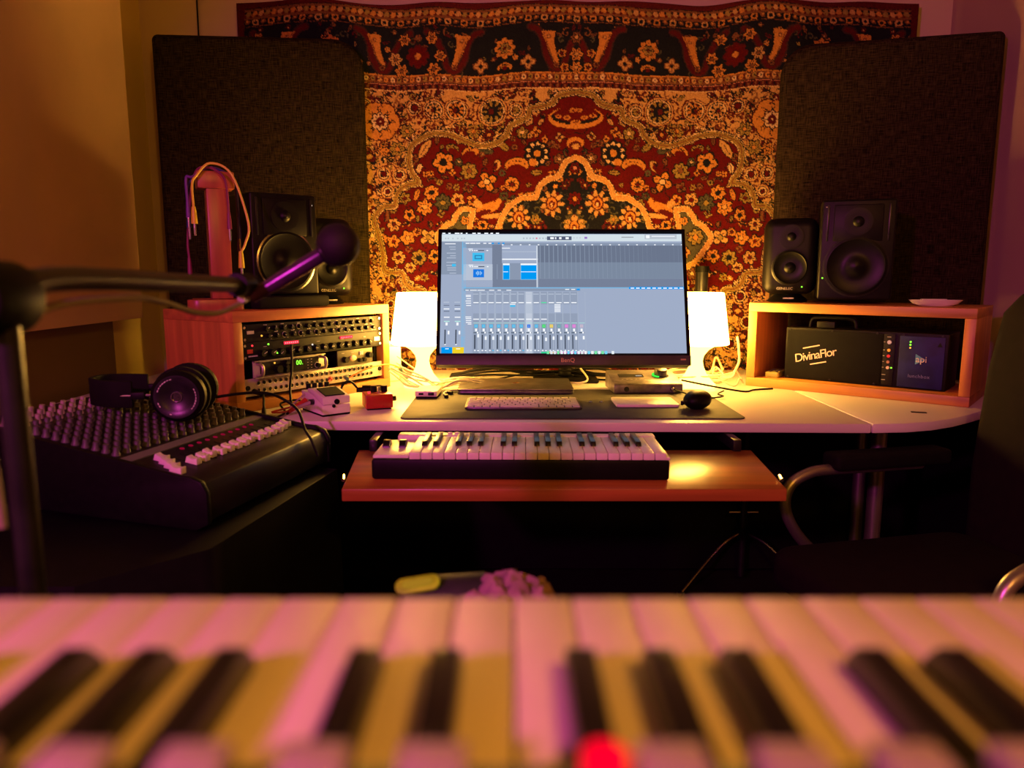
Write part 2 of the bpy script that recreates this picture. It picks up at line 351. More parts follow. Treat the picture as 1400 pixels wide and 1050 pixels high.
    while n < 2600:
        n += 1; x, y, r = rg.uniform(0, 274), rg.uniform(134, 560), rg.uniform(3.2, 8)
        if y < H1 and not fld[int(y), int(min(x, W - 1))]: continue
        if any((x - a) ** 2 + (y - b) ** 2 < (r + c) ** 2 * .9 for a, b, c in taken): continue
        t = rg.random(); pc = rg.choice((ORG, ORG, TAN, OLV, CRM, BRN) if y > 300 else (ORG, TAN, OLV, GRN, BRN, BRN, OLV))
        if t < .66: ff(x, y, r, rg.choice((4, 5, 6, 7)), pc, rg.choice((MAR, NAVY, CRM, RED)))
        elif t < .85: leaf(x, y, r, r * .42, pc, rg.uniform(0, 3)); taken.append((x, y, r))
        else: crescent(x, y, r, pc, rg.uniform(0, 6), RED); taken.append((x, y, r))
    # medallion and pendants
    med = [(0, 215), (14, 223), (23, 241), (38, 246), (49, 256), (55, 270), (72, 271), (88, 281), (99, 297), (104, 312), (116, 330), (130, 348), (128, 380), (118, 400), (100, 430), (70, 460), (40, 480), (0, 500)]
    ms = [(q.x, q.y) for q in catmull([(a, b, 0) for a, b in med], 4)]; mi = inside(ms + [(-5, 500), (-5, 215)]); A[mi] = NAVY
    for i in range(230):
        x, y = rg.uniform(0, 130), rg.uniform(222, 500)
        if mi[int(y), int(x)]:
            t = rg.random()
            if t < .5: curl(x, y, rg.uniform(3, 7), rg.choice((GRN, (.05, .055, .06), BRN)), 1.6, .9, rg.uniform(0, 6))
            elif t < .85: flower(x, y, rg.uniform(3, 5), 5, rg.choice((ORG, OLV, RED)), TAN, NAVY)
            else: ell(x, y, 3.5, 2.2, rg.choice((MAR, ORG)), rg.uniform(0, 3))
    def palm(x, y, r, a):
        for k in range(9):
            t = a + k * 6.283 / 9; ell(x + r * .68 * math.cos(t), y + r * .78 * math.sin(t), r * .36, r * .17, TAN, t)
        ell(x, y, r * .55, r * .66, MAR); ell(x, y, r * .42, r * .52, ORG); ell(x, y + 1, r * .26, r * .34, RED); ell(x, y + 2, r * .12, r * .18, CRM)
    palm(31, 278, 16, .3); palm(76, 297, 15, 1); palm(0, 310, 14, 0); flower(0, 272, 10, 8, RED, ORG); flower(0, 230, 8, 6, RED, PNK); flower(53, 300, 7, 6, OLV, ORG); flower(14, 254, 6, 6, RED, TAN)
    def outline(pts, sc):
        for wd, c in ((11, NAVY), (9, CRM), (7.4, NAVY), (6, sc)): line(pts, wd, c)
        line(pts, 1.6, BRN)
    def outline2(pts):
        for wd, c in ((9.5, NAVY), (7.8, CRM), (6, ORG), (3.4, TAN)): line(pts, wd, c)
    pen = [(139, 287), (153, 286), (162, 295), (167, 304), (178, 311), (187, 324), (181, 337), (172, 350), (160, 362), (146, 366), (140, 340), (143, 312), (139, 287)]
    A[inside(pen)] = GRN; outline2(pen); flower(166, 324, 11, 7, OLV, ORG, NAVY); flower(150, 302, 6, 5, ORG, TAN); flower(152, 345, 7, 5, ORG, RED); ell(157, 322, 2, 2, MAR)
    outline(half, OLV); outline2(med)
    # border bands
    def wav(x): return 2.2 * math.sin(x * .021) + 1.0 * math.sin(x * .055 + 1)
    B = A[123:125].mean(axis=0).copy()
    A[0:123] = NAVY
    A[100:115] = BRN; A[113:122] = MAR; A[0:9] = MAR; A[9:22] = BRN
    for x in range(0, W, 9):
        ell(x, 16, 4, 3.4, (TAN, ORG, OLV)[x // 9 % 3], .3); ell(x + 4, 14, 1.6, 1.6, NAVY); ell(x + 5, 19, 2, 1.4, RED)
        ell(x, 107, 3.6, 3.2, (CRM, ORG, TAN, OLV)[x // 9 % 4]); ell(x, 107, 1.4, 1.4, NAVY); ell(x + 4.5, 107, 2, 3, MAR)
    for x in range(0, W, 5): ell(x, 118, 1.7, 2.2, (NAVY, BRN)[x // 5 % 2])
    for y, c, wd in ((9, NAVY, 1.4), (22, NAVY, 1.6), (22.5, BRN, 1), (33, BRN, .8), (100, NAVY, 2), (101.5, ORG, 1), (113, NAVY, 1.4), (114, PNK, 1), (122, CRM, 1.1)): line([(0, y), (W, y)], wd, c, 0)
    for x in range(0, W, 22): ell(x, 27.5, 5, 4.4, (TAN, ORG)[x // 22 % 2]); ell(x, 27.5, 2.8, 2.6, NAVY); ell(x + 11, 27, 4, 2.6, BRN, .5); ell(x + 11, 26, 1.8, 1.4, ORG)
    for i in range(110):
        x, y = rg.uniform(0, W), rg.uniform(36, 98); t = rg.random()
        if t < .45: curl(x, y, rg.uniform(3, 7), rg.choice((BRN, MAR, GRN)), 1.6, .9, rg.uniform(0, 6))
        elif t < .75: leaf(x, y, rg.uniform(3, 6), 2, rg.choice((BRN, OLV, MAR)), rg.uniform(0, 3))
        else: flower(x, y, rg.uniform(3, 4.6), 5, rg.choice((BRN, ORG, MAR)), TAN)
    def trumpet(h, sgn):
        P = lambda pts: [(h + sgn * a, b) for a, b in pts]
        line(P([(-26, 40), (-16, 44), (-8, 58), (-4, 78), (4, 92), (12, 96), (20, 90), (26, 70), (36, 52), (48, 42)]), 11, (.055, .022, .02))
        line(P([(-26, 40), (-16, 44), (-8, 58), (-4, 78), (4, 92), (12, 96), (20, 90), (26, 70), (36, 52), (48, 42)]), 7, MAR)
        A[inside(P([(-11, 46), (8, 46), (6, 60), (10, 76), (14, 90), (8, 90), (0, 74), (-6, 58)]))] = ORG
        line(P([(-8, 48), (-3, 62), (4, 80), (10, 89)]), 1.4, BRN); ell(h + sgn * -1, 53, 3, 3, BRN); ell(h + sgn * -1, 53, 1.4, 1.4, TAN); flower(h + sgn * 10, 91, 4, 6, BRN, MAR)
    for h, s in ((37, -1), (157, 1), (276, -1), (396, 1)): trumpet(h, s)
    for h in (98, 336): flower(h, 66, 14, 8, ORG, CRM, NAVY); flower(h, 66, 7, 6, OLV, RED); flower(h - 32, 87, 9, 4, TAN, NAVY, BRN); flower(h + 33, 87, 9, 4, TAN, NAVY, BRN); crescent(h, 92, 10, ORG, 0, NAVY); ell(h, 93, 3, 3, RED)
    for h in (217, 455): flower(h, 75, 14, 8, RED, ORG, MAR); [flower(h + a, b, r, 6, c, BRN) for a, b, r, c in ((-19, 51, 8, ORG), (19, 51, 8, ORG), (-31, 76, 8, ORG), (31, 78, 9, TAN), (-22, 94, 9, ORG), (22, 94, 9, ORG), (0, 50, 5, BRN))]
    for y, r, c in ((53, 8, BRN), (76, 9, ORG), (94, 8, ORG)): flower(0, y, r, 6, c, TAN)
    flower(20, 75, 6, 5, ORG, RED); flower(16, 94, 6, 5, ORG, RED)
    # side border (mostly behind the absorbers)
    sb = A[:, 380:470]; m = np.zeros((H1, W), bool); m[:, 395:] = True; m[:123] = False; A[m] = NAVY
    for y in range(130, 600, 26):
        flower(430, y, 10, 7, ORG, MAR); flower(405, y + 12, 6, 5, TAN, RED); flower(452, y + 12, 6, 5, OLV, RED)
    A[:, 456:] = MAR
    for x in (396, 402, 448): A[123:, x:x + 2] = BRN
    npz = np.random.RandomState(3); A *= (.50 + .34 * npz.rand(H1, W, 1)).astype(np.float32)
    full = np.concatenate([A[:, :0:-1], A], axis=1)      # axis column at W-1
    # mesh in real size
    nx, nz = 925, 560
    X = np.linspace(-.925, 1.355, nx); Z = np.linspace(1.972, .52, nz); gx, gz = np.meshgrid(X, Z)
    t = gz - 1.08; d = 2.63 * .98876 - t * .14953
    py = 525 - 1011.1 * (2.63 * .14953 + t * .98876) / d
    h = (gx - .2175) / (.002445 + (1.954 - gz) * .000147)
    wob = 2.0 * np.sin(gx * 9) + 1.2 * np.sin(gx * 23 + 1)
    cx = np.clip(np.round(h + W - 1), 0, 2 * W - 2).astype(int); cy = np.clip(np.round(py + wob * np.clip((300 - py) / 200, 0, 1)), 0, H1 - 1).astype(int)
    jr = np.random.RandomState(8); cx = np.clip(cx + jr.randint(-1, 2, cx.shape) * (jr.rand(*cx.shape) < .28), 0, 2 * W - 2); cy = np.clip(cy + jr.randint(-1, 2, cy.shape) * (jr.rand(*cy.shape) < .28), 0, H1 - 1)
    col = full[cy, cx]
    sag = (.006 * np.sin(gx * 7.5 + .6) + .004 * np.sin(gx * 17)) * np.clip((gz - 1.5) / .4, 0, 1)
    gy = 2.633 + .010 * np.sin(gx * 12 + .5) * np.clip((gz - .9), 0, 1) + .004 * np.sin(gx * 31) * np.clip((gz - 1.4), 0, 1)
    V = np.stack([gx, gy, gz + sag], -1).reshape(-1, 3); nfront = nx * nz
    idx = np.arange(nfront).reshape(nz, nx)
    q = np.stack([idx[:-1, :-1], idx[1:, :-1], idx[1:, 1:], idx[:-1, 1:]], -1).reshape(-1, 4)
    # thickness: a rim strip and a flat back
    rim = np.concatenate([idx[0], idx[1:, -1], idx[-1, -2::-1], idx[-2:0:-1, 0]])
    Vb = V[rim].copy(); Vb[:, 1] += .012; k = len(rim); a = np.arange(k); bq = np.stack([rim, rim[(a + 1) % k], nfront + (a + 1) % k, nfront + a], -1)
    V = np.concatenate([V, Vb]); q = np.concatenate([q, bq])
    me = bpy.data.meshes.new('hanging_rug'); me.vertices.add(len(V)); me.vertices.foreach_set('co', V.astype(np.float32).ravel())
    me.loops.add(q.size); me.loops.foreach_set('vertex_index', q.astype(np.int32).ravel()); me.polygons.add(len(q))
    me.polygons.foreach_set('loop_start', np.arange(0, q.size, 4, dtype=np.int32)); me.update(calc_edges=True)
    ca = me.color_attributes.new('Col', 'FLOAT_COLOR', 'POINT'); C4 = np.ones((len(V), 4), np.float32); C4[:nfront, :3] = col.reshape(-1, 3); C4[nfront:, :3] = MAR
    ca.data.foreach_set('color', C4.ravel()); me.polygons.foreach_set('use_smooth', np.ones(len(q), bool)); me.materials.append(attr_mat('rug_pile'))
    o = put('hanging_rug', me); tag(o, 'large red and tan patterned carpet hung on the back wall', 'rug')
build_rug()

# ------------------------------------------------------------------ fabric absorbers
M_FAB_L = fabric_mat('absorber_cloth_olive', (.004, .003, .0012), (.042, .031, .012))
M_FAB_R = fabric_mat('absorber_cloth_brown', (.006, .004, .002), (.050, .033, .018))
def absorber(p0, p1, top, m, label, rl, rr):
    a, b = Vector((*p0, 0)), Vector((*p1, 0)); d = b - a; L = d.length; rz = math.atan2(d.y, d.x)
    t = thing('sound_absorber', label, 'sound absorber', ((a + b) / 2)[:], rz, 'cloth-covered absorbers flanking the rug')
    n = 7; x0, z0, z1 = L / 2, .7405, top
    poly = [(-x0, z0), (x0, z0)] + [(x0 - rr + rr * math.sin(math.pi / 2 * (1 - k / n)), z1 - rr + rr * math.cos(math.pi / 2 * (1 - k / n))) for k in range(n + 1)]
    poly += [(-x0 + rl - rl * math.sin(math.pi / 2 * k / n), z1 - rl + rl * math.cos(math.pi / 2 * k / n)) for k in range(n + 1)]
    MB().prism(poly, 0, .06, 'y').build('cloth_cover', m, t, bevel=.018, seg=4)
    bx((0, .03, .76), (L * .8, .066, .02)).build('base_rail', M_BLACK, t)
absorber((-1.156, 2.50), (-.490, 2.555), 1.835, M_FAB_L, 'tall olive cloth absorber standing behind the cabinet of rack gear', .02, .10)
absorber((.85, 2.45), (1.455, 2.30), 1.785, M_FAB_R, 'tall brown cloth absorber standing behind the cabinet with the blue module', .09, .02)
# a narrow dark tube behind the lamp
t = thing('dark_tube', 'dark metal tube standing behind the lamp, beside the rug', 'tube', (.640, 2.52, .74))
MB().cyl((0, 0, .17), .021, .34, seg=20).build('shaft', M_SATIN, t); MB().cyl((0, 0, .008), .034, .016, seg=24).build('foot', M_BLACK, t); MB().cyl((0, 0, .35), .023, .02, seg=20).build('cap', M_BLACK, t)

# ================================================================== DESK
DT = .74
t = thing('studio_desk', 'white laminate desk with rounded wing carrying the screen', 'desk', (0, 0, 0))
main = [(-1.20, 1.80), (-.90, 1.795), (-.66, 1.735), (-.56, 1.690), (-.47, 1.675), (.815, 1.643), (.822, 2.58), (-1.20, 2.58)]
wing = [(.818, 1.643), (.90, 1.650), (.97, 1.672), (1.04, 1.71), (1.11, 1.76), (1.20, 1.83), (1.30, 1.93), (1.39, 2.03), (1.46, 2.17), (1.49, 2.30), (1.49, 2.58), (.825, 2.58)]
MB().prism(main, DT - .022, DT).build('table_top', M_DESK, t, bevel=.003)
wo = MB().prism(wing, DT - .022, DT).build('wing_top', M_DESK, t, bevel=.003)
bx((0, 0, 0), (.034, .012, .0016)).build('cable_slot', M_BLACK, wo, loc=(.996, 1.78, DT + .0006), rot=(0, 0, -.35))
for x, y in ((.98, 1.93), (-.98, 1.86), (-.95, 2.48), (1.2, 2.48)):
    l = MB().cyl((x, y, .36), .020, .716, seg=20).build('leg', M_STEEL, t); MB().cyl((x, y, .004), .03, .008, seg=20).build('foot', M_BLACK, l)
bx((.14, 2.53, .37), (2.60, .016, .68)).build('under_desk_shade', M_MATTE, t); bx((1.43, 2.36, .36), (.016, .34, .70)).build('side_panel', M_MATTE, t); bx((-1.17, 2.18, .36), (.016, .66, .70)).build('side_panel', M_MATTE, t)  # black sheets added to keep the space under the desk dark

# tray under the desk
t = thing('keyboard_tray', 'reddish wooden plank shelf slid out under the white desk', 'shelf', (.095, 1.30, .667))
MB().prism([(-.405, 0), (.405, 0), (.435, .30), (-.435, .30)], 0, .023).build('plank', M_TRAY, t, bevel=.002)
for s in (-1, 1):
    b = bx((s * .40, .37, .036), (.018, .17, .026)).build('slide_rail', M_SATIN, t, bevel=.002)
    MB().tube([(s * .412, .045, .027), (s * .418, .075, .027)], .0035, 8).build('rail_end', M_CHROME, b)

# small midi keyboard on the tray
def midi():
    W = .565; t = thing('midi_keyboard', 'small white three-octave keyboard with black base on the wooden shelf', 'keyboard', (-.267, 1.362, .690), R(-.8))
    bx((W / 2, .085, .020), (W, .17, .040)).build('base', M_BLACK, t, bevel=.006)
    bx((W / 2 + .012, .158, .047), (W - .03, .03, .016)).build('rear_panel', M_WHITE, t, bevel=.004)
    bx((.036, .075, .0425), (.068, .13, .006)).build('side_panel', M_WHITE, t, bevel=.001)
    for x in (.016, .048): MB().cyl((0, 0, 0), .017, .013, (0, R(90), 0), 20).build('wheel', M_EBONY, t, loc=(x, .085, .042))
    kw = .0221; x0 = .072
    wk = bx((0, .07, .006), (kw - .0012, .142, .013)).mesh('white_key', M_WHITE, .001)
    bk = MB().prism([(-.0, 0), (.088, 0), (.088, .009), (.006, .009)], -.0052, .0052, 'x').mesh('black_key', M_EBONY, .001)
    for i in range(22):
        put('white_key', wk, t, (x0 + kw * (i + .5), .001, .0405))
        if i % 7 in (0, 1, 3, 4, 5) and i < 21: put('black_key', bk, t, (x0 + kw * (i + 1), .055, .0525))
    for k, x in enumerate((.115, .135, .15)): bx((x, .158, .056), (.010, .008, .004)).build('button', M_WHITE, t, bevel=.001)
    bx((.42, .164, .0555), (.12, .003, .0012)).build('marking', M_MATTE, t)
    bx((W - .004, .085, .042), (.008, .165, .006)).build('end_cheek', M_WHITE, t, bevel=.001)
midi()

# ================================================================== MONITOR
def monitor():
    Wd, Hh, tilt = .686, .388, R(-19.5)
    t = thing('computer_monitor', 'wide dark-framed screen showing a music mixing program', 'monitor', (.138, 1.972, .7405), R(0))
    M = Matrix.Translation((0, 0, .092)) @ Matrix.Rotation(tilt, 4, 'X')
    def part(name, mb, m, bevel=0, par=t):
        o = put(name, mb.mesh(name, m, bevel), par); o.matrix_local = M; return o
    part('housing', MB().box((0, .022, Hh / 2), (Wd, .036, Hh)), M_BLACK, .004)
    part('chin', MB().box((0, .001, .0135), (Wd, .010, .027)), mat('dark_chin', (.07, .062, .066), .5, noise=.3, nscale=(9, 9, 9)), .002)
    z0, z1 = .033, Hh - .006
    part('bezel', MB().box((0, .003, Hh - .003), (Wd, .006, .006)).box((-Wd / 2 + .004, .003, Hh / 2), (.008, .006, Hh)).box((Wd / 2 - .004, .003, Hh / 2), (.008, .006, Hh)), M_MATTE)
    SW, SH = Wd - .02, z1 - z0 - .002
    Q = []
    def S_(cx, cy):
        v = (cy - 62) / 622.0; u = .5 + (cx - 691 + 4 * (v - .5)) / (1190 + v * 36); return ((u - .5) * SW, z0 + SH * (1 - v))
    def q(x0, y0, x1, y1, c, lay=1):
        a, b = S_(x0, y0), S_(x1, y1); a = (max(-SW / 2, min(SW / 2, a[0])), max(z0, min(z0 + SH, a[1]))); b = (max(-SW / 2, min(SW / 2, b[0])), max(z0, min(z0 + SH, b[1])))
        Q.append((a[0], b[0], b[1], a[1], -.0001 * lay, c))
    base = (.37, .44, .60); dk = (.19, .23, .33); mid = (.27, .33, .45); lt = (.50, .57, .70); wh = (1.0, 1.03, 1.08); tb = (.70, .80, .86); bl = (.0, .34, .95); cy_ = (.06, .55, .92); ln = (.18, .52, .85)
    Q.append((-SW / 2, SW / 2, z0, z0 + SH, 0, base))
    q(80, 55, 1310, 73, (.004, .004, .006)); q(80, 76, 1310, 112, tb)
    r2 = random.Random(4)
    x = 100
    while x < 380: q(x, 67, x + r2.randint(8, 24), 73, wh, 2); x += r2.randint(26, 36)
    for x in list(range(1010, 1200, 17)) + [1212, 1226, 1240, 1254]: q(x, 54, x + 9, 62, wh, 2)
    for x in (112, 125, 148, 172, 192, 205): q(x, 93, x + 8, 101, (.55, .62, .70), 2)
    for x in range(500, 615, 16): q(x, 92, x + 8, 100, (.8, .2, .3) if x == 564 else (.5, .56, .64), 2)
    q(620, 86, 742, 106, (.10, .12, .20), 2); [q(x, 90, x + w_, 101, wh, 3) for x, w_ in ((636, 18), (660, 6), (680, 12), (712, 16))]
    [q(x, 90, x + 8, 98, (.62, .68, .76), 2) for x in (750, 765, 780)]; q(806, 88, 820, 99, (.35, .2, .6), 2); q(990, 88, 1050, 93, (.35, .38, .42), 2); q(1105, 76, 1265, 101, (.55, .60, .68), 2); q(1112, 80, 1130, 96, wh, 3); q(1140, 84, 1255, 88, wh, 3)
    q(85, 114, 196, 690, mid); q(85, 285, 196, 655, base, 2); q(198, 114, 202, 690, ln, 2)
    for y in (123, 140, 152, 172, 186, 197, 220, 236, 249, 260, 276): q(112 + r2.randint(0, 25), y, 165, y + 4, lt if y != 123 else wh, 3)
    q(145, 230, 164, 244, cy_, 3)
    q(202, 114, 1300, 352, mid, 1); q(202, 116, 345, 145, mid, 2); q(202, 147, 345, 232, base, 2); q(202, 232, 345, 315, lt, 2); q(202, 316, 345, 350, base, 2)
    q(347, 130, 395, 350, dk, 2); q(395, 133, 570, 226, base, 2); q(395, 165, 570, 168, lt, 3); q(395, 203, 572, 209, wh, 3); q(395, 228, 570, 312, mid, 3); q(395, 312, 570, 350, dk, 3)
    q(574, 134, 1290, 222, (.155, .19, .275), 2); q(574, 222, 1290, 306, (.21, .265, .365), 2); q(574, 307, 1290, 350, dk, 2)
    for i in range(32):
        x = 582 + i * 22.2; q(x, 136, x + 3, 306, (.25, .31, .42), 3)
    for x in (368, 412, 452, 468): q(x, 232, x + 2, 310, mid, 4)
    q(202, 114, 1300, 120, base, 2)
    x = 215
    while x < 330: q(x, 120, x + r2.randint(8, 28), 125, wh, 3); x += r2.randint(20, 40)
    for x in (345, 375, 398): q(x, 119, x + 10, 126, bl, 3)
    for i in range(21): x = 395 + i * 44.5; q(x, 128, x + 8, 133, wh, 4)
    q(395, 146, 435, 150, wh, 4)
    q(248, 172, 306, 216, cy_, 3); q(258, 184, 296, 206, (.03, .25, .5), 4); q(264, 190, 290, 200, cy_, 5); q(250, 258, 303, 300, (.01, .2, .8), 3)
    for x, hh in ((264, 6), (270, 12), (276, 8), (284, 10), (290, 5)): q(x, 278 - hh, x + 3, 278 + hh, (.4, .7, 1), 4)
    for y in (158, 242): q(228, y - 7, 250, y - 3, wh, 4); [q(x, y, x + 7, y + 5, wh, 4) for x in (232, 244, 256, 266)]; q(276, y, 306, y + 5, (.10, .12, .17), 4); q(318, y, 326, y + 5, wh, 4)
    for x0, x1 in ((398, 431), (486, 570)): q(x0, 228, x1, 236, wh, 4); q(x0, 236, x1, 312, (.25, .65, .95), 4); q(x0 + 2, 238, x1 - 2, 310, bl, 5); q(x0, 270, x1 - 8, 273, wh, 6)
    q(566, 136, 569, 352, (.7, .76, .85), 7)
    q(200, 352, 1300, 356, ln, 4); q(202, 357, 780, 370, mid, 2)
    x = 210
    while x < 430: q(x, 364, x + r2.randint(8, 34), 368, wh, 3); x += r2.randint(20, 44)
    for x in (705, 735): q(x, 360, x + 20, 364, wh, 3)
    q(762, 358, 778, 366, bl, 3); q(1022, 349, 1300, 361, bl, 5); [q(x, 353, x + 18, 358, wh, 6) for x in range(1030, 1290, 27)]
    q(202, 372, 240, 690, base, 2)
    for y in (390, 396, 407, 419, 430, 442, 500, 508, 518, 528, 536): q(205 + r2.randint(0, 14), y, 236, y + 4, wh, 3)
    for i in range(15):
        x = 243 + i * 37.4; sel = i == 7
        q(x, 374, x + 35, 690, (.56, .62, .74) if sel else ((.31, .37, .50) if i < 14 else base), 2)
        q(x + 35, 374, x + 37, 690, (.42, .49, .62), 3)
        if i < 14:
            q(x + 4, 384, x + 31, 388, lt, 4); q(x + 5, 427, x + 31, 432, (.1, .8, .4) if i == 9 else wh, 4); q(x + 2, 438, x + 34, 484, base if not sel else lt, 4)
        if i < 10: q(x + 3, 511, x + 31, 516, wh, 4)
        q(x + 3, 531, x + 32, 534, (.45, .8, .75), 4)
        c = [cy_, cy_, cy_, cy_, cy_, cy_, cy_, (.0, .2, .9), cy_, (.02, .8, .15), (.95, .7, .08), (.15, .4, .45), (.85, .2, .75), (.85, .2, .75), (.6, .5, .65)][i]
        q(x + 8, 540, x + 24, 556, c, 4); q(x + 12, 544, x + 20, 552, tuple(k * .6 + .2 for k in c), 5); q(x + 11, 561, x + 21, 575, wh, 4); q(x + 3, 578, x + 30, 584, (.12, .16, .22), 4); q(x + 19, 577, x + 27, 585, wh, 5)
        if i < 14: q(x + 6, 592, x + 11, 662, (.06, .075, .11), 4); q(x + 24, 592, x + 26, 662, lt, 4)
        yb = (588, 600, 600, 600, 600, 600, 600, 600, 598, 606, 600, 600, 600, 600, 598)[i]; q(x + 21, yb, x + 30, yb + 17, wh, 5)
        q(x + 4, 668, x + 12, 673, wh, 4); q(x + 20, 668, x + 28, 673, cy_ if i in (2, 3, 4, 6) else wh, 4)
        if i > 8: q(x, 677, x + 37, 690, [(.02, .7, .3), (.9, .5, .1), (.8, .1, .6), (.8, .1, .6), (.8, .1, .6), (.5, .1, .4)][i - 9], 4)
    for y in range(438, 480, 7): q(650, y, 680, y + 4, wh, 6)
    q(430, 436, 456, 440, wh, 6); q(430, 443, 456, 451, cy_, 6)
    for x in (100, 154):
        for y, c in ((425, lt), (441, dk), (459, wh), (471, dk), (501, wh), (522, (.5, .85, .8))): q(x, y, x + 28, y + 5, c, 4)
        q(x + 8, 530, x + 18, 545, wh, 4); q(x + 2, 566, x + 6, 640, (.06, .075, .11), 4); q(x + 18, 572, x + 26, 590, wh, 5); q(x, 638, x + 8, 643, wh, 4)
    q(85, 654, 138, 690, bl, 5); q(140, 654, 196, 690, (.95, .68, .02), 5); q(104, 660, 122, 664, wh, 6); q(158, 660, 178, 664, wh, 6)
    vs = []; fs = []; cs = []
    for (a, b, c, d, y, co) in Q:
        n = len(vs); vs += [(a, y, c), (b, y, c), (b, y, d), (a, y, d)]; fs.append((n, n + 1, n + 2, n + 3)); cs += [(*co, 1)] * 4
    me = bpy.data.meshes.new('screen'); me.from_pydata(vs, [], fs); ca = me.color_attributes.new('Col', 'FLOAT_COLOR', 'CORNER'); ca.data.foreach_set('color', [k for c in cs for k in c]); me.materials.append(attr_mat('lit_screen', emit=.95))
    o = put('screen', me, t); o.matrix_local = M @ Matrix.Translation((0, -.0005, 0)); o['label'] = 'lit screen with tracks and channel strips'
    ds = random.Random(5); icons = MB()
    for k in range(20):
        x = -.010 + k * .0092 - .055 + .012
        if k == 18: continue
        m_ = emat('dock_icon', ds.choice(((.9, .95, 1), (.2, .7, .95), (.8, .85, .9), (.95, .95, .95), (.2, .85, .4))), .95)
        ic = put('dock_icon', MB().box((0, 0, 0), (.0068, .0006, .0082)).mesh('dock_icon', m_), t); ic.matrix_local = M @ Matrix.Translation((x + .012, -.0006 - .0008, z0 + .002))
    lo = put('logo', text_mesh('BenQ', .016, mat('logo_copper', (.55, .33, .26), .4, .4)), t); lo.matrix_local = M @ Matrix.Translation((.012, -.0045, .013)) @ Matrix.Rotation(R(90), 4, 'X')
    lo = put('marking', bx((0, 0, 0), (.014, .0006, .004)).mesh('marking', MATS['logo_copper']), t); lo.matrix_local = M @ Matrix.Translation((.322, -.0045, .015))
    MB().cyl((.03, .36, .15), .02, .30, seg=18).build('stand_pole', M_BLACK, t); bx((.03, .36, .006), (.20, .16, .012)).build('stand_base', M_BLACK, t, bevel=.004)
    bx((.03, .24, .27), (.05, .26, .035)).build('stand_arm', M_BLACK, t, bevel=.004)
    bx((-.19, .032, .090), (.05, .02, .014)).build('port_block', M_GREY, t, bevel=.002)
monitor()

# ================================================================== LAMPS
E_SHADE = emat('glowing_shade', LAMP_COL, LAMP_STR)
E_BASE = emat('glowing_base', (1.0, .56, .09), LAMP_STR * .11)
def lamp(x, y, label):
    t = thing('table_lamp', label, 'lamp', (x, y, .7405), 0, 'white glowing table lamps on the desk'); t.scale = (.935,) * 3
    MB().lathe([(.098, .137), (.100, .139), (.0785, .297), (.0765, .299), (.0745, .297), (.0955, .141)], 40).build('lamp_shade', E_SHADE, t)
    MB().lathe([(.001, .001), (.062, .0), (.064, .006), (.050, .020), (.034, .040), (.024, .062), (.020, .082), (.024, .100), (.038, .118), (.060, .132), (.078, .1395), (.074, .141), (.001, .140)], 36).build('lamp_base', E_BASE, t)
    MB().tube([(.05, .03, .006), (.09, .06, .004), (.12, .10, .004)], .003, 6, 5).build('lamp_cord', M_PALECABLE, t)
lamp(-.268, 2.207, 'glowing white table lamp beside the rack cabinet and white charger')
lamp(.553, 2.205, 'glowing white table lamp between the screen and the open cabinet')

# ================================================================== DESK ITEMS
def rrect(x0, y0, x1, y1, r, n=4):
    out = []
    for cx, cy, a0 in ((x1 - r, y0 + r, -90), (x1 - r, y1 - r, 0), (x0 + r, y1 - r, 90), (x0 + r, y0 + r, 180)):
        for k in range(n + 1): a = R(a0 + 90 * k / n); out.append((cx + r * math.cos(a), cy + r * math.sin(a)))
    return out
def skew(poly, k, y0): return [(x + (y - y0) * k, y) for x, y in poly]
o = MB().prism(rrect(-.263, 1.692, .548, 2.12, .02), .7403, .7435).build('desk_mat', M_MAT, bevel=.001)
tag(o, 'dark felt desk mat spread under the laptop and keyboard', 'desk mat')
MT = .7436
# laptop
t = thing('laptop', 'closed dark grey laptop lying under the big screen', 'laptop', (.010, 2.03, MT))
MB().prism(rrect(-.163, 0, .163, .220, .012), .001, .0085).build('base', M_GREY, t, bevel=.0015)
l = MB().prism(rrect(-.163, 0, .163, .220, .012), .0092, .0145).build('lid', M_GREY, t, bevel=.0015)
MB().lathe([(.012, 0), (.012, .0003)], 20, (0, .12, .0146)).sphere((.003, .136, .0148), .0035, (1, 1.4, .1)).build('logo', M_CHROME, l)
bx((0, -.0003, .0088), (.055, .002, .002)).build('lid_notch', M_CHROME, t)
for sx in (-.13, .13):
    MB().cyl((sx, .2, .0005), .006, .0012, seg=12).build('rubber_foot', M_BLACK, t)
# computer keyboard
t = thing('computer_keyboard', 'slim white computer keyboard in front of the laptop', 'keyboard', (.028, 1.797, MT), R(0))
MB().prism(rrect(-.146, 0, .146, .152, .012), 0, .006).build('tray', M_GREY, t, bevel=.0015)
kc = {}
def keycap(wd, dp=.0165):
    if (wd, dp) not in kc: kc[(wd, dp)] = bx((0, 0, .0012), (wd, dp, .0024)).mesh('key', M_IVORY if 0 else M_WHITE, .0006)
    return kc[(wd, dp)]
rows = [(.012, [.0165] * 3 + [.021] + [.094] + [.021] + [.0165] * 4), (.036, [.041] + [.0165] * 10 + [.041]), (.060, [.033] + [.0165] * 11 + [.030]), (.083, [.028] + [.0165] * 12 + [.0165]), (.107, [.0165] * 13 + [.028]), (.130, [.0165] * 14)]
for y, ks in rows:
    tot = sum(ks); gap = (.280 - tot) / (len(ks) - 1); x = -.14
    for k in ks: put('key', keycap(round(k, 4)), t, (x + k / 2, y, .006)); x += k + gap
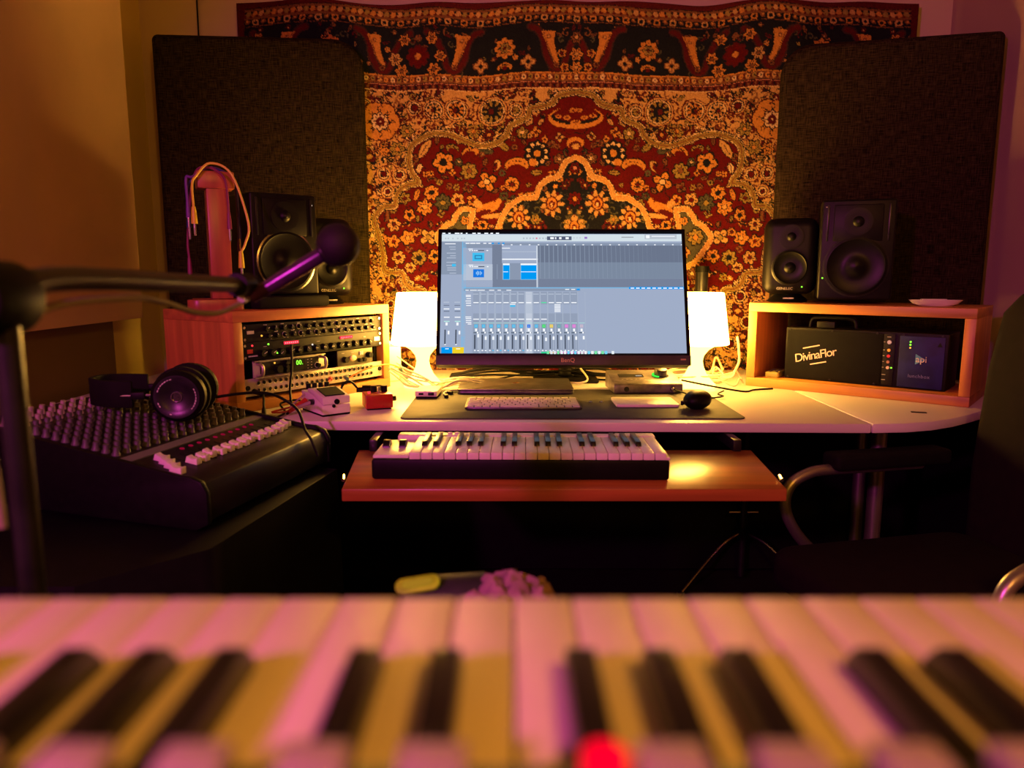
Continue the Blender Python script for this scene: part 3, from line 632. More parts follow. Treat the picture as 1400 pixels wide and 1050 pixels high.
# trackpad
o = MB().prism(rrect(-.080, 0, .080, .115, .009), 0, .007).build('trackpad', M_WHITE, bevel=.0015, loc=(.343, 1.832, MT)); tag(o, 'flat white trackpad on the mat below the grey audio box', 'trackpad')
# mouse
t = thing('computer_mouse', 'black computer mouse on the corner of the desk mat', 'mouse', (.462, 1.815, MT), R(-35))
MB().sphere((0, 0, .009), .034, (.95, 1.45, .72), 20, 12).build('shell', M_BLACK, t).location = (0, 0, .014)
bx((0, .025, .0385), (.006, .022, .004)).build('scroll_wheel', M_SATIN, t, bevel=.001)
bx((-.031, 0, .014), (.008, .05, .012)).build('thumb_rest', M_BLACK, t, bevel=.003)
# audio interface
t = thing('audio_interface', 'grey desktop audio box with display and large knob', 'audio interface', (.382, 2.045, MT), R(3))
MB().prism([(0, .001), (0, .024), (.006, .029), (.135, .050), (.135, .001)], -.098, .098, 'x').build('case', mat('warm_grey_metal', (.30, .27, .28), .38, .6, noise=.3, nscale=(40, 40, 40)), t, bevel=.003)
sl = math.atan2(.021, .129)
def on_top(x, y): return (x, y, .029 + (y - .006) * math.tan(sl))
d = bx((0, 0, .0005), (.072, .026, .001)).build('display', M_MATTE, t, loc=on_top(-.035, .075), rot=(sl, 0, 0)); bx((.022, -.004, .0012), (.018, .004, .0004)).build('readout', emat('readout', (.8, .85, .9), .7), d)
k = MB().cyl((0, 0, .010), .0185, .02, seg=28).build('volume_knob', M_GREY, t, bevel=.002, loc=on_top(.052, .075), rot=(sl, 0, 0))
MB().lathe([(.0195, 0), (.0235, 0), (.0235, .0012), (.0195, .0012)], 28).build('knob_collar', M_MATTE, t, loc=on_top(.052, .075), rot=(sl, 0, 0))
g = MB(); 
for a in range(120, 245, 12): g.box((.0222 * math.cos(R(a)), .0222 * math.sin(R(a)), .0022), (.005, .0045, .002), (0, 0, R(a)))
g.build('level_light', emat('ring_green', (.05, .9, .05), 1.6), t, loc=on_top(.052, .075), rot=(sl, 0, 0))
for i in range(6): bx((0, 0, 0), (.005, .0025, .0006)).build('marking', M_PRINT, t, loc=on_top(-.065 + i * .013, .042), rot=(sl, 0, 0))
for x, m in ((-.062, M_MATTE), (.068, M_MATTE)):
    j = MB().lathe([(.0072, 0), (.0072, .002), (.0046, .002), (.0046, .0005)], 20).build('jack', M_SATIN, t, loc=(x, 0, .013), rot=FRONT)
MB().cyl((.068, -.012, .013), .006, .024, FRONT, 16).build('jack_plug', M_CHROME, t)
tag(MB().tube([(.452, 2.020, MT + .013), (.462, 1.99, MT + .014), (.50, 1.955, MT + .003), (.545, 1.96, MT + .003), (.575, 1.985, MT + .003), (.57, 2.02, MT + .003), (.60, 2.07, MT + .004)], .0022, 8, 6).build('headphone_cable', M_DARKCABLE), 'thin black cable plugged into the grey audio box', 'cable')
# card reader box
t = thing('card_reader', 'small white box with two slots at the edge of the mat', 'card reader', (-.232, 1.965, MT), R(-2))
MB().prism(rrect(-.031, 0, .031, .10, .006), .004, .020).build('shell', M_WHITE, t, bevel=.003)
bx((0, .05, .003), (.056, .09, .006)).build('rubber_base', M_MATTE, t)
bx((-.013, -.0004, .012), (.013, .002, .005)).build('slot', M_MATTE, t, bevel=.0008); bx((.014, -.0004, .012), (.016, .002, .008)).build('slot', M_SATIN, t, bevel=.0008)
# usb plug lead on mat
t = thing('usb_lead', 'short white lead with black plug lying by the laptop', 'cable', (-.186, 1.985, MT))
MB().tube([(.03, .10, .004), (.01, .06, .008), (-.002, .03, .006), (.004, .008, .004)], .003, 8, 5).build('lead', M_WHITE, t); bx((.007, -.006, .005), (.011, .026, .008), (0, 0, .2)).build('plug', M_BLACK, t, bevel=.001); bx((.012, .046, .005), (.012, .02, .008), (0, 0, 1)).build('adapter', M_BLACK, t, bevel=.001)
for i, x in enumerate((.205, .233)):
    o = MB().lathe([(.004, 0), (.0055, .001), (.0055, .003), (.004, .004)], 14).build('metal_button', M_CHROME, loc=(x, 1.90, MT)); tag(o, 'tiny round metal piece on the mat beside the trackpad', 'small part', 'metal pieces on the mat')
# guitar pedals
t = thing('effect_pedal', 'white stomp pedal with black treadle pad and jacks', 'effect pedal', (-.420, 1.742, .7405), R(38))
MB().prism([(0, .004), (0, .026), (.060, .046), (.122, .050), (.122, .004)], -.036, .036, 'x').build('case', M_WHITE, t, bevel=.002)
MB().box((0, .061, .002), (.070, .120, .004)).build('rubber_base', M_MATTE, t)
pd = MB().prism([(-.002, .028), (-.002, .046), (.062, .060), (.086, .058), (.086, .050), (.060, .048)], -.035, .035, 'x').build('treadle', M_WHITE, t, bevel=.002)
pa = math.atan2(.014, .064); bx((0, 0, 0), (.050, .052, .003)).build('pad', M_MATTE, pd, loc=(0, .030, .0545), rot=(pa, 0, 0))
MB().cyl((0, -.0035, .034), .0065, .003, FRONT, 16).build('thumb_screw', M_MATTE, pd); MB().cyl((-.008, -.003, .024), .004, .003, FRONT, 12).build('screw', M_MATTE, t)
for i in range(4): MB().cyl((-.024 + i * .016, .106, .060), .0058, .014, seg=14).build('knob', M_BLACK, t)
MB().cyl((.040, .07, .030), .007, .012, (0, R(90), 0), 14).build('jack', M_SATIN, t); MB().cyl((-.040, .05, .030), .007, .012, (0, R(90), 0), 14).build('jack', M_SATIN, t)
t = thing('effect_pedal', 'small dark red metal pedal with toggle and glowing light', 'effect pedal', (-.330, 1.815, .7405), R(20))
bx((0, .03, .021), (.068, .062, .036)).build('case', M_RED, t, bevel=.003)
MB().cyl((.004, .030, .046), .005, .016, seg=12).build('toggle', M_CHROME, t); MB().cyl((-.022, .022, .041), .0035, .004, seg=12).build('light', E_RED, t)
MB().cyl((.020, .042, .047), .008, .016, seg=16).build('knob', M_BLACK, t); MB().cyl((-.006, .046, .047), .008, .016, seg=16).build('knob', M_BLACK, t)
MB().cyl((.040, .03, .022), .007, .014, (0, R(90), 0), 14).build('jack', M_SATIN, t); bx((0, .03, .0015), (.06, .055, .003)).build('rubber_base', M_MATTE, t)
t = thing('jack_plug', 'fat black right-angle plug behind the red pedal', 'plug', (-.365, 1.905, .7405), R(10))
MB().cyl((0, 0, .037), .012, .050, (0, R(90), 0), 18).build('barrel', M_BLACK, t); MB().cyl((-.03, 0, .037), .007, .02, (0, R(90), 0), 14).build('strain_relief', M_BLACK, t); bx((.02, .0, .016), (.018, .018, .032)).build('elbow', M_BLACK, t, bevel=.003)
tag(MB().tube([(-.40, 1.905, .777), (-.412, 1.88, .80), (-.425, 1.87, .802), (-.435, 1.86, .785), (-.435, 1.855, .744)], .003, 8, 6).build('patch_loop', M_DARKCABLE), 'short black cable loop standing behind the white pedal', 'cable')
# power adapter beside lamp
t = thing('power_adapter', 'white block charger standing between cabinet and glowing lamp', 'charger', (-.385, 2.325, .7405), R(30))
bx((0, 0, .055), (.055, .055, .11)).build('case', M_WHITE, t, bevel=.006); bx((-.008, 0, .118), (.016, .016, .016)).build('plug', M_WHITE, t, bevel=.002)
MB().tube([(-.008, 0, .125), (-.01, .0, .16), (-.03, .01, .185), (-.06, .02, .17), (-.075, .05, .10), (-.06, .08, .003)], .003, 8, 6).build('lead', M_WHITE, t)
# loose cables on the desk
def cable(pts, r, m, label, group, name='desk_cable'):
    P = catmull(pts, 6)
    for p in P:
        for lx, ly, lr in ((-.268, 2.207, .068), (.553, 2.205, .068), (-.385, 2.325, .05), (.168, 2.332, .03)):
            d = Vector((p.x - lx, p.y - ly)); 
            if d.length < lr and p.z < .82 and name == 'desk_cable':
                d = d.normalized() * lr if d.length > 1e-4 else Vector((0, -lr)); p.x, p.y = lx + d.x, ly + d.y
    o = MB().tube(P, r, 8).build(name, m); tag(o, label, 'cable', group); return o
cr = random.Random(21)
lampL = 'pale thin cable tangled on the desk around the lamp by the rack cabinet'
for i in range(9):
    x0 = -.355 + cr.uniform(-.005, .02); y0 = 2.11 + i * .016; z = .7435 + .002 * (i % 3)
    pts = [(x0 - .0, y0, z + .03 + cr.uniform(0, .05)), (x0 + .06, y0 + cr.uniform(-.05, .04), z + cr.uniform(0, .05)), (x0 + .13, y0 + cr.uniform(-.07, .03), z + cr.uniform(.0, .012)), (x0 + .20, y0 + cr.uniform(-.05, .05), z + cr.uniform(.0, .03)), (x0 + .24 + cr.uniform(0, .05), y0 + cr.uniform(-.02, .06), z + .004)]
    cable(pts, cr.uniform(.0018, .003), M_PALECABLE, lampL, 'pale cables around the lamp by the rack cabinet')
lampR = 'pale cable strand tangled on the desk below the lamp by the open cabinet'
for i in range(9):
    x0 = .50 + cr.uniform(-.02, .02); y0 = 2.20 + i * .03; z = .7435 + .003 * (i % 3)
    pts = [(x0, y0, z + cr.uniform(.0, .02)), (x0 + .07, y0 + cr.uniform(-.05, .05), z + cr.uniform(.0, .04)), (x0 + .14, y0 + cr.uniform(-.05, .05), z + cr.uniform(.0, .02)), (x0 + .165, y0 + cr.uniform(-.04, .04), z + cr.uniform(.0, .05)), (x0 + .185, y0 + cr.uniform(.0, .04), z + .004 + cr.uniform(0, .02))]
    cable(pts, cr.uniform(.002, .0035), M_PALECABLE, lampR, 'pale cables below the lamp by the open cabinet')
cable([(.60, 2.25, .748), (.66, 2.24, .76), (.70, 2.27, .80), (.70, 2.275, .85), (.702, 2.30, .88)], .004, M_PALECABLE, 'thick pale cable rising along the edge of the open cabinet', None)
cable([(.50, 2.16, .765), (.58, 2.10, .755), (.66, 2.08, .744), (.70, 2.11, .744), (.76, 2.13, .744)], .0028, M_DARKCABLE, 'black cable running from audio box along the open cabinet', None)
under = 'dark cable slumped across the desk below the screen'
for i in range(6):
    y0 = 2.30 + i * .025; z = .744
    cable([(-.20, y0, z + .003), (-.08, y0 + cr.uniform(-.02, .02), z + cr.uniform(0, .03)), (.05, y0 + cr.uniform(-.02, .02), z + cr.uniform(0, .03)), (.16, y0, z + cr.uniform(.0, .04)), (.27, y0 + cr.uniform(-.03, .02), z + cr.uniform(0, .03)), (.42, y0, z + .003)], cr.uniform(.0025, .0045), M_DARKCABLE, under, 'dark cables below the screen')
cable([(.20, 2.24, .80), (.23, 2.23, .76), (.21, 2.22, .748), (.17, 2.24, .746)], .003, M_PALECABLE, 'pale cable loop hanging below the screen', None)

# ================================================================== RACK CABINETS
AL = (-.663, 1.757, .7405); RZL = math.atan2(.436, .295); fL = frame(AL, RZL); WL, HL, DL, TL = .532, .246, .29, .026
def cabinet(name, label, loc, rz, W, H, D, T):
    t = thing(name, label, 'cabinet', loc, rz)
    bx((W / 2, D / 2, H - T / 2), (W, D, T)).build('top_board', M_WOOD, t, bevel=.0015)
    bx((W / 2, D / 2, T / 2), (W, D, T)).build('bottom_board', M_WOOD, t, bevel=.0015)
    for x in (T / 2, W - T / 2): bx((x, D / 2, H / 2), (T, D - .001, H - 2 * T)).build('side_board', M_WOOD_V, t, bevel=.0015)
    return t
t = cabinet('rack_cabinet', 'pine cabinet filled with black and silver rack units', AL, RZL, WL, HL, DL, TL)
for x in (TL + .006, WL - TL - .006): bx((x, .03, HL / 2), (.012, .003, HL - 2 * TL)).build('rack_rail', M_BLACK, t)
def unit(name, label, cat, i, mface, x0=TL + .0015, x1=WL - TL - .0015, y=.008, dep=.16, h=.0435):
    z = HL - TL - .006 - .0445 * (i + 1)
    t = thing(name, label, cat, fL(x0, y, z), RZL)
    W = x1 - x0
    bx((W / 2, dep / 2 + .003, h / 2), (W - .03, dep, h - .003)).build('chassis', M_BLACK, t)
    bx((W / 2, .0015, h / 2), (W, .003, h)).build('faceplate', mface, t, bevel=.0005)
    return t, W
def knob_mesh(r, d, m, nm='knob'): return MB().lathe([(r * 1.1, 0), (r * 1.1, d * .2), (r, d * .25), (r * .92, d), (.0005, d)], 16).mesh(nm, m)
NK = knob_mesh(.0058, .011, M_BLACK); NK2 = knob_mesh(.0085, .013, M_BLACK); PTR = bx((0, .0042, .0112), (.0011, .005, .0006)).mesh('pointer', M_PRINT); PTR2 = bx((0, .004, .0134), (.0016, .009, .0006)).mesh('pointer', M_PRINT)
RINGM = MB().lathe([(.0066, 0), (.0078, 0), (.0078, .0006), (.0066, .0006)], 16).mesh('dial_ring', M_PRINT)
MARK = bx((0, 0, 0), (.010, .0005, .0013)).mesh('marking', M_PRINT); MARKS = bx((0, 0, 0), (.004, .0005, .0013)).mesh('marking', M_PRINT)
LEDM = MB().cyl((0, 0, 0), .0022, .002, FRONT, 10)
led_r = LEDM.mesh('light', E_RED); led_g = LEDM.mesh('light', E_GREEN); led_y = LEDM.mesh('light', E_YEL); led_w = LEDM.mesh('light', emat('white_led', (1, .8, .7), 1.2))
M_FACE = mat('black_faceplate', (.007, .0065, .0065), .6, .0, spec=.25, noise=.4, nscale=(60, 60, 60))
t, Wu = unit('equalizer_unit', 'black rack unit with two rows of many small knobs', 'rack unit', 0, M_FACE)
kr = random.Random(3)
for row, z in ((0, .031), (1, .0125)):
    for c in range(15):
        x = .070 + c * .0262 + (.006 if row else 0)
        k = put('knob', NK, t, (x, -.0, z), FRONT); p = put('pointer', PTR, k, (0, 0, 0), (0, 0, kr.uniform(-2, 2)))
        if (c % 4 == 2 and row) or (c % 5 == 4): put('dial_ring', RINGM, t, (x, -.0002, z), FRONT)
        if c % 2 == row: put('marking', MARK, t, (x, -.0004, z + .0095))
        else: put('marking', MARKS, t, (x + .010, -.0004, z - .008))
bx((.026, -.0006, .024), (.020, .001, .008)).build('badge', M_SILVER, t); put('light', led_r, t, (Wu - .032, -.001, .031)); put('light', led_y, t, (.058, -.001, .014))
for x in (.008, Wu - .008):
    for z in (.007, .0365): MB().cyl((x, -.001, z), .0035, .003, FRONT, 12).build('screw', M_CHROME, t)
t, Wu = unit('compressor_unit', 'black rack unit with red meter bars and pointer knobs', 'rack unit', 1, M_FACE)
for c in range(14):
    x = .055 + c * .0285; k = put('knob', NK2, t, (x, 0, .015), FRONT); put('pointer', PTR2, k, (0, 0, 0), (0, 0, kr.choice((1.4, 1.6, .8, -1.1, 2.2))))
    if c % 3 == 0: put('marking', MARK, t, (x + .012, -.0004, .031))
for u in (.31, .71):
    b = bx((u * Wu, -.0012, .035), (.046, .002, .0075)).build('meter_bar', emat('meter_red', (1, .02, .05), 1.5), t)
    for i in range(7): bx((u * Wu - .019 + i * .0063, -.0025, .035), (.002, .001, .003)).build('segment', emat('segment', (1, .35, .35), 1.6), b)
for u, z, m in ((.06, .036, led_r), (.16, .036, led_g), (.215, .012, led_g), (.44, .013, led_r), (.47, .013, led_w), (.455, .024, led_w)): put('light', m, t, (u * Wu, -.0015, z))
bx((.03, -.0006, .010), (.026, .001, .003)).build('marking', M_PRINT, t); bx((.022, -.0006, .022), (.016, .001, .010)).build('badge', M_RED, t)
bx((Wu - .018, -.001, .022), (.022, .001, .012)).build('badge', M_SILVER, t)
for x in (.007, Wu - .007):
    for z in (.007, .0365): MB().cyl((x, -.001, z), .0035, .003, FRONT, 12).build('screw', M_CHROME, t)
# half rack device with handles
t, Wu = unit('effects_unit', 'half-width silver-framed unit with handles and green digits', 'rack unit', 2, M_SILVER, TL + .020, TL + .245, -.006)
bx((Wu / 2, -.0010, .0215), (Wu - .040, .002, .033)).build('front_panel', M_FACE, t)
for s in (.012, Wu - .012):
    h = MB().tube([(s, 0, .007), (s, -.018, .009), (s, -.022, .0215), (s, -.018, .034), (s, 0, .036)], .0042, 10, 4).build('handle', M_STEEL, t)
bx((Wu / 2, -.003, .0425), (Wu, .008, .003)).build('frame_bar', M_STEEL, t); bx((Wu / 2, -.003, .0015), (Wu, .008, .003)).build('frame_bar', M_STEEL, t)
d = bx((.140, -.0023, .027), (.034, .001, .016)).build('display', M_MATTE, t)
put('digits', text_mesh('00.', .017, E_GREEN, space=1.1), d, (.140, -.0032, .027), FRONT)
put('knob', knob_mesh(.010, .012, M_BLACK), t, (.070, -.002, .018), FRONT); put('light', led_y, t, (.062, -.003, .034))
for i in range(5): put('knob', NK, t, (.095 + (i % 2) * .018, -.002, .012 + (i // 2) * .010), FRONT)
for i in range(8): put('marking', MARKS, t, (.168 + (i % 2) * .012, -.0025, .010 + (i // 2) * .0075))
k = put('knob', NK, t, (.198, -.002, .015), FRONT); put('dial_ring', RINGM, t, (.198, -.0025, .015), FRONT)
t, Wu = unit('preamp_unit', 'small olive grey module with pale oval button', 'rack unit', 2, mat('olive_plate', (.10, .095, .06), .45, .3, noise=.4, nscale=(30, 30, 30)), TL + .298, TL + .432, -.001)
k = put('knob', NK2, t, (.024, 0, .018), FRONT); MB().sphere((.054, -.004, .020), .010, (1.3, .5, .8)).build('oval_button', mat('cream_button', (.75, .55, .38), .4), t)
put('knob', NK, t, (.080, 0, .012), FRONT); put('knob', NK, t, (.096, 0, .012), FRONT); put('knob', NK2, t, (.117, 0, .024), FRONT)
for x in (.085, .092): bx((x, -.002, .032), (.004, .003, .010)).build('toggle', M_WHITE, t)
put('marking', MARK, t, (.02, -.0004, .036)); put('marking', MARK, t, (.055, -.0004, .036))
t, Wu = unit('patch_bay', 'silver patch bay with two rows of jack sockets', 'patch bay', 3, M_SILVER)
NUT = MB().lathe([(.0064, 0), (.0064, .003), (.0042, .0032), (.0042, .0005)], 6).mesh('socket', M_CHROME); HOLE = MB().cyl((0, 0, .0025), .0044, .0016, seg=12).mesh('socket_hole', M_MATTE)
for i in range(24):
    for z in (.0125, .031):
        j = put('socket', NUT, t, (.040 + i * .0170, 0, z), FRONT); put('socket_hole', HOLE, j, (0, 0, .0006))
for x in (.010, Wu - .010): MB().cyl((x, -.001, .0215), .006, .004, FRONT, 14).build('screw', M_MATTE, t)
# cables at the patch bay
def jackcable(pts, r, m, label, plugm, name='patch_cable', pl=.045, pr=.0055):
    p = [Vector(q) for q in pts]; c = sum(p, Vector()) / len(p); t = thing(name, label, 'cable', p[0][:])
    q = [v - p[0] for v in p]
    MB().tube(q, r, 8, 6).build('lead', m, t)
    d = (q[1] - q[0]).normalized(); MB().tube([q[0] - d * .004, q[0] + d * pl * .3, q[0] + d * pl], [pr, pr * .7], 12).build('plug', plugm, t)
    d = (q[-2] - q[-1]).normalized(); MB().tube([q[-1] - d * .004, q[-1] + d * pl * .3, q[-1] + d * pl], [pr, pr * .7], 12).build('plug', plugm, t)
    return t
M_REDC = mat('red_cable', (.45, .02, .02), .4, noise=.3, nscale=(30, 30, 30)); M_GREENC = mat('teal_boot', (.05, .12, .10), .45); M_PURC = mat('mauve_cable', (.35, .22, .30), .45); M_ORC = mat('orange_cable', (.75, .27, .02), .45); M_YELC = mat('yellow_cable', (.70, .60, .03), .45)
jackcable([fL(.285, -.012, .053), fL(.25, -.05, .058), fL(.20, -.085, .050), fL(.10, -.10, .020), fL(.03, -.09, .010), fL(.06, -.12, .012), fL(.10, -.125, .030)], .0024, M_REDC, 'red patch cable looping from patch bay to the white pedal', M_REDC, pl=.05, pr=.007)
jackcable([fL(.345, -.012, .050), fL(.32, -.04, .052), fL(.38, -.06, .075), fL(.46, -.06, .078), fL(.52, -.05, .06), fL(.56, -.04, .03)], .0020, M_ORC, 'orange patch cable arcing off the patch bay toward lamp', M_GREENC, pl=.05, pr=.007)
jackcable([fL(.26, -.012, .032), fL(.20, -.07, .048), fL(.13, -.10, .045), fL(.07, -.11, .018), fL(.075, -.14, .022), fL(.10, -.15, .030)], .0022, M_PURC, 'mauve patch cable between patch bay and grey plug', M_PURC, pl=.04, pr=.006)
jackcable([fL(.045, -.010, .050), fL(.03, -.06, .048), fL(.0, -.10, .03), fL(-.03, -.14, .012)], .003, M_DARKCABLE, 'thick black lead plugged into the first patch sockets', M_BLACK, pl=.04, pr=.007)
cable([fL(.145, -.03, .16), fL(.135, -.04, .10), fL(.11, -.06, .05), fL(.08, -.10, .012), fL(.05, -.12, .006)], .0032, M_DARKCABLE, 'black cable hanging down in front of the rack units', None, 'hanging_cable')
cable([fL(.16, -.07, .006), fL(.12, -.075, .025), fL(.08, -.06, .020), fL(.06, -.10, .006), fL(.00, -.14, .006)], .0025, M_DARKCABLE, 'black cable curled on desk beside the white pedal', None, 'desk_cable')
# ------------------------------------------------------------------ right cabinet and its contents
AR = (.708, 2.218, .7405); RZR = math.atan2(-.368, .44); fR = frame(AR, RZR); WR, HR, DR, TR = .585, .250, .26, .026
t = cabinet('open_cabinet', 'pine cabinet holding the black chassis with a blue module', AR, RZR, WR, HR, DR, TR)
t = thing('module_chassis', 'black module chassis with a white lettered sticker and blue panel', 'chassis', fR(.095, .055, TR + .0005), RZR)
CH = .152; CW = .425
bx((CW / 2, .075, CH / 2), (CW, .15, CH)).build('case', M_BLACK, t, bevel=.003)
bx((CW * .325, -.001, CH / 2), (CW * .62, .004, CH - .012)).build('blank_panel', M_MATTE, t, bevel=.001)
M_STK = mat('sticker_pink_white', (.80, .62, .60), .6)
for dx, dz, wd in ((-.012, .024, .048), (.010, -.022, .046)): bx((0, 0, 0), (wd, .0006, .0032)).build('marking', M_STK, t, loc=(.088 + dx, -.0036, .074 + dz), rot=(0, R(-14), 0))
for txt, sz, dx, dz in (('DivinaFlor', .034, 0, 0),):
    put('lettering', text_mesh(txt, sz, M_STK, shear=.1, space=.86 if sz > .02 else 1), t, (.088 + dx, -.0036, .074 + dz), (R(90), R(-14), 0))
mp = bx((CW * .66, -.001, CH / 2), (CW * .08, .004, CH - .012)).build('strip_module', M_FACE, t, bevel=.001)
for i, c in enumerate(((.5, .5, .8), (.8, .55, .1), (.7, .04, .08), (.4, .2, .15), (.8, .6, .55))):
    z = .128 - i * .016 - (.006 if i else 0)
    MB().cyl((CW * .668, -.005, z - .004), .0055 if i == 0 else .0042, .005, FRONT, 12).build('button', mat('module_button_%d' % i, c, .4), t); put('marking', MARKS, t, (CW * .638, -.0036, z - .004))
put('light', led_g, t, (CW * .688, -.004, .054)); put('marking', MARK, t, (CW * .645, -.0036, .034)); put('marking', MARK, t, (CW * .645, -.0036, .020)); put('marking', MARK, t, (CW * .663, -.0036, .138))
bp = bx((CW * .855, -.0015, CH / 2 - .002), (CW * .255, .006, CH - .014)).build('blue_panel', mat('blue_panel', (.008, .009, .13), .5, spec=.25, noise=.3, nscale=(20, 20, 20)), t, bevel=.001); bp['label'] = 'deep blue front panel'
for z, m in ((.128, led_g), (.120, led_g), (.112, led_y)): put('light', m, t, (CW * .79, -.0055, z))
MB().prism([(-.011, -.014), (.014, 0), (-.011, .014)], -.0055, -.0048, 'y').build('logo_triangle', mat('logo_blue', (.06, .22, .5), .5), t, loc=(CW * .85, 0, .082))
put('logo', text_mesh('api', .024, M_PRINT), t, (CW * .858, -.0060, .082), FRONT); put('lettering', text_mesh('lunchbox', .013, mat('faint_blue_print', (.12, .12, .38), .5), space=1.1), t, (CW * .85, -.0052, .036), FRONT)
MB().prism([(-.006, 0), (.006, 0), (0, .012)], -.0055, -.0046, 'y').build('emblem', M_MATTE, t, loc=(CW * .955, 0, .118))
for x in (.012, CW * .31, CW * .59, CW * .745, CW * .965):
    for z in (.006, CH - .006): MB().cyl((x, -.002, z), .0028, .003, FRONT, 10).build('screw', M_SATIN, t)
h = MB().tube([(.05, .06, CH), (.055, .06, CH + .022), (.08, .06, CH + .028), (.15, .06, CH + .028), (.175, .06, CH + .022), (.18, .06, CH)], .006, 10, 4).build('carry_handle', M_BLACK, t)
bx((.115, .0, CH + .012), (.05, .02, .018)).build('handle_mount', M_BLACK, t, bevel=.002)
t = thing('remote_control', 'small yellowish remote lying inside the open cabinet', 'remote', fR(.060, .085, TR + .0005), RZR + R(6))
MB().prism(rrect(-.021, -.05, .021, .05, .008), 0, .016).build('case', mat('olive_yellow_plastic', (.35, .33, .06), .45), t, bevel=.003)
for i in range(6): MB().cyl((-.009 + (i % 2) * .018, -.03 + (i // 2) * .02, .017), .004, .002, seg=10).build('button', M_GREY, t)
t = thing('shallow_dish', 'small white boat-shaped dish on top of the open cabinet', 'dish', fR(.475, .085, HR + .0005), RZR + R(28))
def boat(z, kx, ky, n=24): return [(kx * math.copysign(abs(math.cos(a)) ** .7, math.cos(a)), ky * math.sin(a), z) for a in [2 * math.pi * i / n for i in range(n)]]
rings = [boat(0, .040, .016), boat(.006, .055, .022), boat(.016, .066, .028), boat(.015, .062, .025), boat(.006, .048, .019)]
mb = MB(); n = 24; vs = [p for r_ in rings for p in r_]; fs = [(i * n + k, i * n + (k + 1) % n, (i + 1) * n + (k + 1) % n, (i + 1) * n + k) for i in range(4) for k in range(n)] + [tuple(range(n))[::-1], tuple(4 * n + k for k in range(n))]
mb.add(vs, fs).build('bowl', M_WHITE, t); bx((-.005, 0, .0165), (.06, .02, .004)).build('card_insert', M_WHITE, t, bevel=.001)

# ================================================================== LOUDSPEAKERS
def cone(parent, x, z, r, y=0, dome=.35, nm='woofer', ringm=None):
    w_ = MB().lathe([(r * 1.08, 0), (r * 1.08, .004), (r * .98, .006), (r * .92, .004), (r * .55, -.004 + .0045), (r * dome, .001), (r * dome * .7, .006), (.0005, .009)], 36).build(nm, M_CONE, parent, loc=(x, y, z), rot=FRONT)
    MB().lathe([(r * 1.12, 0), (r * 1.12, .003), (r * 1.06, .0045), (r * 1.06, 0)], 40).build('trim_ring', ringm or M_SATIN, w_)
    return w_
def tweeter(parent, x, z, r, wg, y=0):
    tw = MB().lathe([(wg, .0), (wg, .0022), (wg * .9, .003), (r * 1.3, .001), (r, .0012), (r * .8, .006), (r * .4, .009), (.0005, .0098)], 32).build('tweeter', M_SPK, parent, loc=(x, y, z), rot=FRONT)
    MB().sphere((0, 0, .004), r * .55, (1, 1, .8), 14, 8).build('dome', M_SATIN, tw)
def egg(loc, rz, label, group):
    t = thing('small_monitor_speaker', label, 'speaker', loc, rz, group)
    w_, h_, d_ = .151, .224, .142; z0 = .024
    bx((0, d_ / 2, z0 + h_ / 2), (w_, d_, h_)).build('cabinet', M_SPK, t, bevel=.030, seg=5)
    cone(t, 0, z0 + .078, .047, 0.0005); tweeter(t, 0, z0 + .168, .013, .036, 0.0005)
    put('lettering', text_mesh('GENELEC', .0105, M_PRINT, space=1.05), t, (-.012, -.0008, z0 + .0165), FRONT)
    put('light', led_g, t, (.036, -.001, z0 + .022))
    MB().lathe([(.056, 0), (.058, .004), (.052, .012), (.040, .020), (.032, .028)], 28, (0, .06, 0)).build('rubber_stand', M_BLACK, t)
    bx((0, .002, .012), (.03, .002, .004)).build('marking', M_PRINT, t)
egg(fL(.425, .120, HL + .0005), RZL + R(-18), 'small rounded black speaker next to the rug above rack gear', 'small rounded speakers')
egg(fR(.088, .075, HR + .0005), RZR + R(22), 'small rounded black speaker on the corner of the open cabinet', 'small rounded speakers')
def boxspk(loc, rz, label, w_=.185, h_=.265, d_=.22, pad=.032, led=None, ringm=None):
    t = thing('monitor_speaker', label, 'speaker', loc, rz, 'tall two-way speakers')
    bx((0, d_ / 2, pad + h_ / 2), (w_, d_, h_)).build('cabinet', M_SPK, t, bevel=.006, seg=3)
    bx((0, -.001, pad + h_ * .77), (w_ * .66, .006, h_ * .36)).build('waveguide_plate', M_SPK, t, bevel=.003)
    for s in (-1, 1): bx((s * w_ * .41, -.001, pad + h_ * .77), (.006, .004, h_ * .36)).build('port_slot', M_SATIN, t, bevel=.001)
    cone(t, 0, pad + h_ * .335, w_ * .40, .0005, ringm=ringm); tweeter(t, 0, pad + h_ * .78, .015, .040, -.004)
    if led: put('light', led, t, (-w_ * .44, -.0015, pad + .06))
    put('light', led_w, t, (w_ * .42 if not led else -w_ * .42, -.0015, pad + h_ * .90)) if not led else bx((-w_ * .42, -.001, pad + h_ * .93), (.010, .001, .002)).build('badge', M_PRINT, t)
    return t
LSP = fL(.235, .085, HL + .001)
boxspk((LSP[0], LSP[1], LSP[2]), RZL + R(-14), 'tall black two-way speaker on a foam pad above rack gear', ringm=M_CHROME)
boxspk(fR(.275, .060, HR + .001), RZR + R(20), 'tall black two-way speaker beside the small white dish', .19, .275, .2, .012, led=led_g)
o = bx((0, 0, .0155), (.235, .24, .031)).build('foam_pad', M_MATTE, bevel=.008, loc=fL(.225, .16, HL + .0005), rot=(0, 0, RZL)); tag(o, 'black foam pad under the tall speaker above rack gear', 'foam pad')

